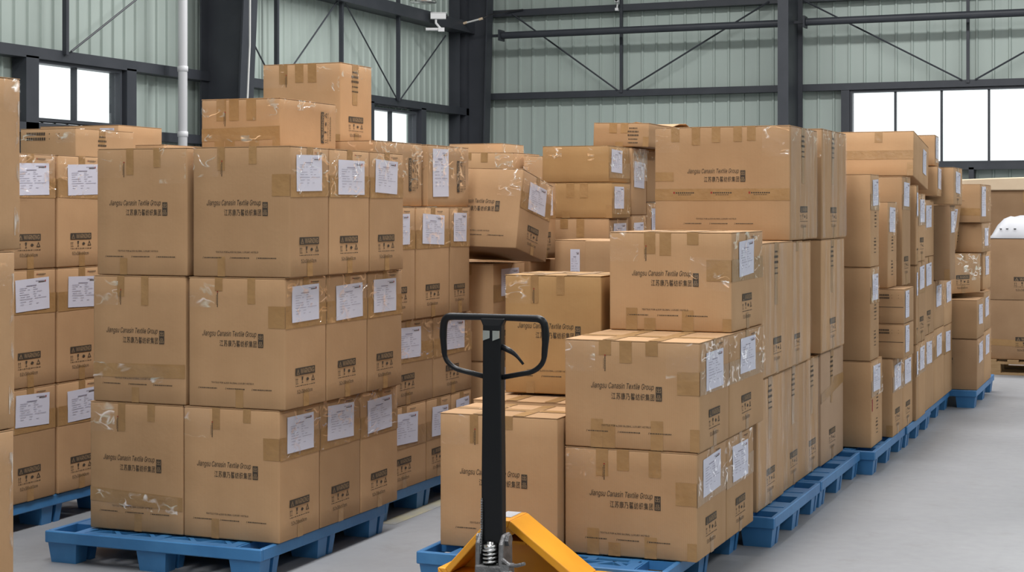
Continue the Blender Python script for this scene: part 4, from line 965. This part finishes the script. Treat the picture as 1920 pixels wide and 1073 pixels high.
pallet('blue plastic pallet, third in the right aisle line, deck strip showing', -2.90, -1.69, 8.42, 9.54)
pallet('blue plastic pallet under the narrow carton column, fourth in right aisle line', -2.75, -1.61, 9.57, 10.72)
pallet('blue plastic pallet, fifth in the right aisle line, mostly under cartons', -2.75, -1.60, 10.75, 11.86)
pallet('blue plastic pallet, sixth in the right aisle line, mostly under cartons', -2.75, -1.62, 11.89, 13.06)
pallet('dark looking blue pallet at the far right corner of the aisle', -2.5, -1.42, 13.09, 14.45)
pallet('blue plastic pallet under the cartons cut by the left edge', -4.9, -3.72, 3.5, 4.68, detail=False)
pallet('blue plastic pallet hidden behind the far left cartons, below the window', -6.85, -5.3, 7.75, 9.2, detail=False)
pallet('blue plastic pallet under the tilted lettered carton pile', -4.6, -3.52, 8.32, 9.57, detail=False)
pallet('blue plastic pallet under the middle rear cartons by the corner column', -5.05, -3.85, 10.42, 11.6, detail=False)
pallet('small blue pallet under the carton with narrow white sheet', -3.48, -2.95, 9.0, 9.58, detail=False)
pallet('blue plastic pallet under the centre rear stack', -3.80, -3.0, 9.60, 10.92, detail=False)
wood_pallet('wooden pallet under the large brown cartons by the back wall', -1.64, -.34, 15.85, 16.65)
wood_pallet('wooden pallet under the lidded carton near the back wall', -2.05, -.40, 17.25, 18.15)

for row in ROWS: carton(row)

# cream lid and white bag by the back wall
m = MB(); n = 10
rings = []
for k in range(n + 1):
    x = -2.05 + 1.68 * k / n; z = 1.858 + .022 * math.sin(math.pi * k / n)
    rings.append([(x, 17.26, 1.747), (x, 18.14, 1.747), (x, 18.14, z), (x, 17.26, z)])
m.loft(rings)
tag(bevel(m.obj('carton_lid', M['cream']), .01), 'cream coloured shallow lid lying on the carton below the wide window', 'lid')
bag = thing('plastic_bag', 'white woven plastic bag lying on the cartons by the back wall', 'bag', (-.95, 16.25, 1.277))
m = MB(); nx, ny = 22, 12; W_, D_ = 1.32, .70
def bz(i, j):
    p, q = i / nx, j / ny; e = min(1, min(p, 1 - p) * 9) ** .7 * min(1, min(q, 1 - q) * 4) ** .6
    return e * (.15 + .04 * math.sin(3.0 * p + 1) + .016 * math.sin(17 * p + 5 * q) + .012 * math.sin(11 * q - 9 * p) + .009 * abs(math.sin(26 * p - 9 * q)))
for j in range(ny + 1):
    for i in range(nx + 1): m.v.append((-W_ / 2 + W_ * i / nx, -D_ / 2 + D_ * j / ny, .006 + bz(i, j)))
k0 = len(m.v)
for j in range(ny + 1):
    for i in range(nx + 1): m.v.append((-W_ / 2 + W_ * i / nx, -D_ / 2 + D_ * j / ny, .001))
for j in range(ny):
    for i in range(nx):
        a = j * (nx + 1) + i; m.f.append((a, a + 1, a + nx + 2, a + nx + 1)); b_ = k0 + a; m.f.append((b_, b_ + nx + 1, b_ + nx + 2, b_ + 1)); m.m += [0, 0]
for i in range(nx):
    m.f.append((i, k0 + i, k0 + i + 1, i + 1)); a = ny * (nx + 1) + i; m.f.append((a, a + 1, k0 + a + 1, k0 + a)); m.m += [0, 0]
for j in range(ny):
    a = j * (nx + 1); m.f.append((a, a + nx + 1, k0 + a + nx + 1, k0 + a)); a += nx; m.f.append((a, k0 + a, k0 + a + nx + 1, a + nx + 1)); m.m += [0, 0]
m.obj('bag_body', M['bag'], bag, smooth=True)
m = MB()
for x in (-.56, -.50, -.43): m.lathe([(.012, 0), (.012, .004), (.002, .005)], (x, -.30, .09), 8)
m.obj('dark_spots', M['dark'], bag)['label'] = 'three small dark printed dots'

# ------------------------------------------------------------ pallet jack
J = thing('pallet_jack', 'orange pallet jack with black loop handle parked before the middle pallet', 'pallet jack', (-2.30, 5.48, 0))
def arc(pts, r_=.045, n=6):
    out = [Vector(pts[0])]
    for k in range(1, len(pts) - 1):
        p, a, b = Vector(pts[k]), Vector(pts[k - 1]), Vector(pts[k + 1])
        rr = min(r_, (a - p).length * .48, (b - p).length * .48)
        s_, e_ = p + (a - p).normalized() * rr, p + (b - p).normalized() * rr
        for i in range(n + 1):
            t_ = i / n; out.append(s_ * (1 - t_) ** 2 + p * 2 * t_ * (1 - t_) + e_ * t_ ** 2)
    out.append(Vector(pts[-1])); return out
lp = arc([(0, 0, .934), (-.158, 0, .966), (-.196, 0, 1.0), (-.204, 0, 1.10), (-.196, 0, 1.158), (0, 0, 1.160), (.196, 0, 1.158), (.204, 0, 1.10), (.196, 0, 1.0), (.158, 0, .966), (0, 0, .934)], .05)
rad = [.0095 + (.0045 if abs(p.x) > .12 and p.z > 1.03 else .002 if p.z > 1.1 else 0) for p in lp]
for _ in range(2): rad = [rad[0]] + [(rad[k - 1] + 2 * rad[k] + rad[k + 1]) / 4 for k in range(1, len(rad) - 1)] + [rad[-1]]
m = MB(); m.tube(lp, rad, 12); m.obj('loop_handle', M['black'], J, smooth=True)
m = MB()
def rect(z, a, b, y=0): return [(-a, y - b, z), (a, y - b, z), (a, y + b, z), (-a, y + b, z)]
m.loft([rect(.34, .042, .022), rect(.60, .040, .024), rect(.95, .036, .024), rect(1.10, .036, .022), rect(1.13, .037, .020), rect(1.158, .052, .014)])
bevel(m.obj('handle_post', M['black'], J), .006)
for x in (-.021, .017):
    m = MB(); m.prism([(x - .011, 1.075), (x + .016, 1.085), (x + .016, 1.112), (x - .011, 1.112)], 'y', -.027, -.0235); m.obj('catch_plate', M['refl'], J)['label'] = 'bright metal plate at the lever pivot'
m = MB(); lv = arc([(.030, -.004, 1.055), (.085, -.004, 1.03), (.118, -.004, .992)], .03)
m.tube(lv, [.011 - .006 * k / (len(lv) - 1) for k in range(len(lv))], 8); m.obj('release_lever', M['black'], J, smooth=True)
m = MB(); m.tube([(-.036, -.026, .50), (-.034, -.029, .40), (-.036, -.04, .30)], .0035, 6)
for k in range(20): z = .49 - k * .009; m.lathe([(.002, -.003), (.0058, 0), (.002, .003)], (-.035, -.029 - .0004 * k, z), 6)
m.obj('release_chain', M['cast'], J)
# pump: two cheeks, block, spring, pivot pin
m = MB()
for s_ in (-1, 1):
    xa, xb = sorted((s_ * .036, s_ * .055))
    m.prism([(-.05, .20), (.055, .20), (.05, .33), (.035, .372), (-.02, .372), (-.047, .34)], 'x', xa, xb)
m.box(-.055, .055, -.052, .05, .14, .262)
bevel(m.obj('pump_body', M['cast'], J), .007)
m = MB(); m.box(-.036, .036, .02, .05, .262, .36); m.obj('pump_back', M['black'], J)
m = MB(); m.tube([(-.062, -.005, .350), (.062, -.005, .350)], .017, 12); m.tube([(.055, -.005, .350), (.068, -.005, .350)], .022, 6); m.obj('pivot_pin', M['cast'], J, smooth=False)
m = MB(); m.tube([(0, -.030, .262), (0, -.030, .345)], .014, 12); m.lathe([(.024, .320), (.026, .324), (.026, .334), (.012, .338)], (0, -.030, 0), 14); m.obj('piston', M['chrome'], J, smooth=True)
m = MB(); sp = [(.026 * math.cos(a), -.030 + .026 * math.sin(a), .264 + .056 * a / (2 * math.pi * 4)) for a in [k * 2 * math.pi / 14 for k in range(57)]]
m.tube(sp, .0048, 6); m.obj('spring', M['chrome'], J, smooth=True)
m = MB(); m.tube([(.05, -.04, .285), (.085, -.05, .268), (.115, -.055, .272), (.145, -.057, .282)], [.009, .007, .007, .006], 8); m.tube([(.05, -.045, .25), (.095, -.055, .235), (.11, -.06, .222), (.14, -.06, .226)], [.014, .012, .008, .008], 8)
m.box(.05, .085, -.06, -.01, .215, .27); m.obj('valve_linkage', M['cast'], J, smooth=False)
m = MB(); m.lathe([(.10, .17), (.155, .175), (.16, .190), (.14, .200), (.08, .206)], (0, -.005, 0), 28); m.obj('turntable', M['cast'], J, smooth=False)
for s_ in (-1, 1):
    m = MB(); m.tube([(s_ * .03, 0, .085), (s_ * .085, 0, .085)], .085, 24); m.obj('steer_wheel', M['dark'], J)
m = MB(); m.tube([(-.1, 0, .085), (.1, 0, .085)], .015, 10); m.box(-.025, .025, -.03, .03, .085, .2); m.obj('steer_axle', M['cast'], J)
# frame: folded plate in the shape of an A, with back plate, shoulders and forks
ya, yb = .15, .33
outer = [(-.295, .05), (-.295, .190), (-.264, .190), (-.085, .386), (.002, .389), (.283, .190), (.355, .190), (.355, .05)]
inner = [(-.270, .05), (-.270, .168), (-.250, .168), (-.075, .360), (-.008, .362), (.258, .168), (.330, .168), (.330, .05)]
m = MB()
for k in range(len(outer) - 1):
    a, b, c2, d2 = outer[k], outer[k + 1], inner[k + 1], inner[k]
    m.prism([a, b, c2, d2], 'y', ya, yb)
bevel(m.obj('frame', M['yellow'], J), .004)
m = MB(); m.prism([(-.268, .06), (-.268, .169), (-.251, .169), (-.076, .361), (-.007, .363), (.259, .169), (.325, .169), (.325, .06)], 'y', yb - .02, yb - .008); m.obj('back_plate', M['yellow'], J)
m = MB(); m.prism([(-.11, .318), (-.076, .358), (-.009, .361), (.018, .340), (-.03, .312)], 'y', ya + .01, ya + .022); m.box(-.118, .055, ya + .03, yb - .021, .296, .308); m.obj('gusset', M['yellow'], J)
m = MB(); m.box(-.075, -.018, ya + .06, yb - .01, .388, .3905); m.obj('top_sticker', M['bag'], J)['label'] = 'pale worn strip on the frame top'
for s_ in (-1, 1):
    m = MB(); xa, xb = (s_ * .15, s_ * .31) if s_ > 0 else (-.31, -.15)
    m.prism([(xa, .02), (xb, .02), (xb, .075), (xb - .015, .082), (xa + .015, .082), (xa, .075)], 'y', yb - .02, yb + 1.05)
    m.box(xa, xb, ya + .01, yb, .03, .165)
    bevel(m.obj('fork', M['yellow'], J), .004)
    m = MB(); m.tube([((xa + xb) / 2 - .04, yb + .9, .035), ((xa + xb) / 2 + .04, yb + .9, .035)], .035, 14); m.obj('fork_roller', M['dark'], J)
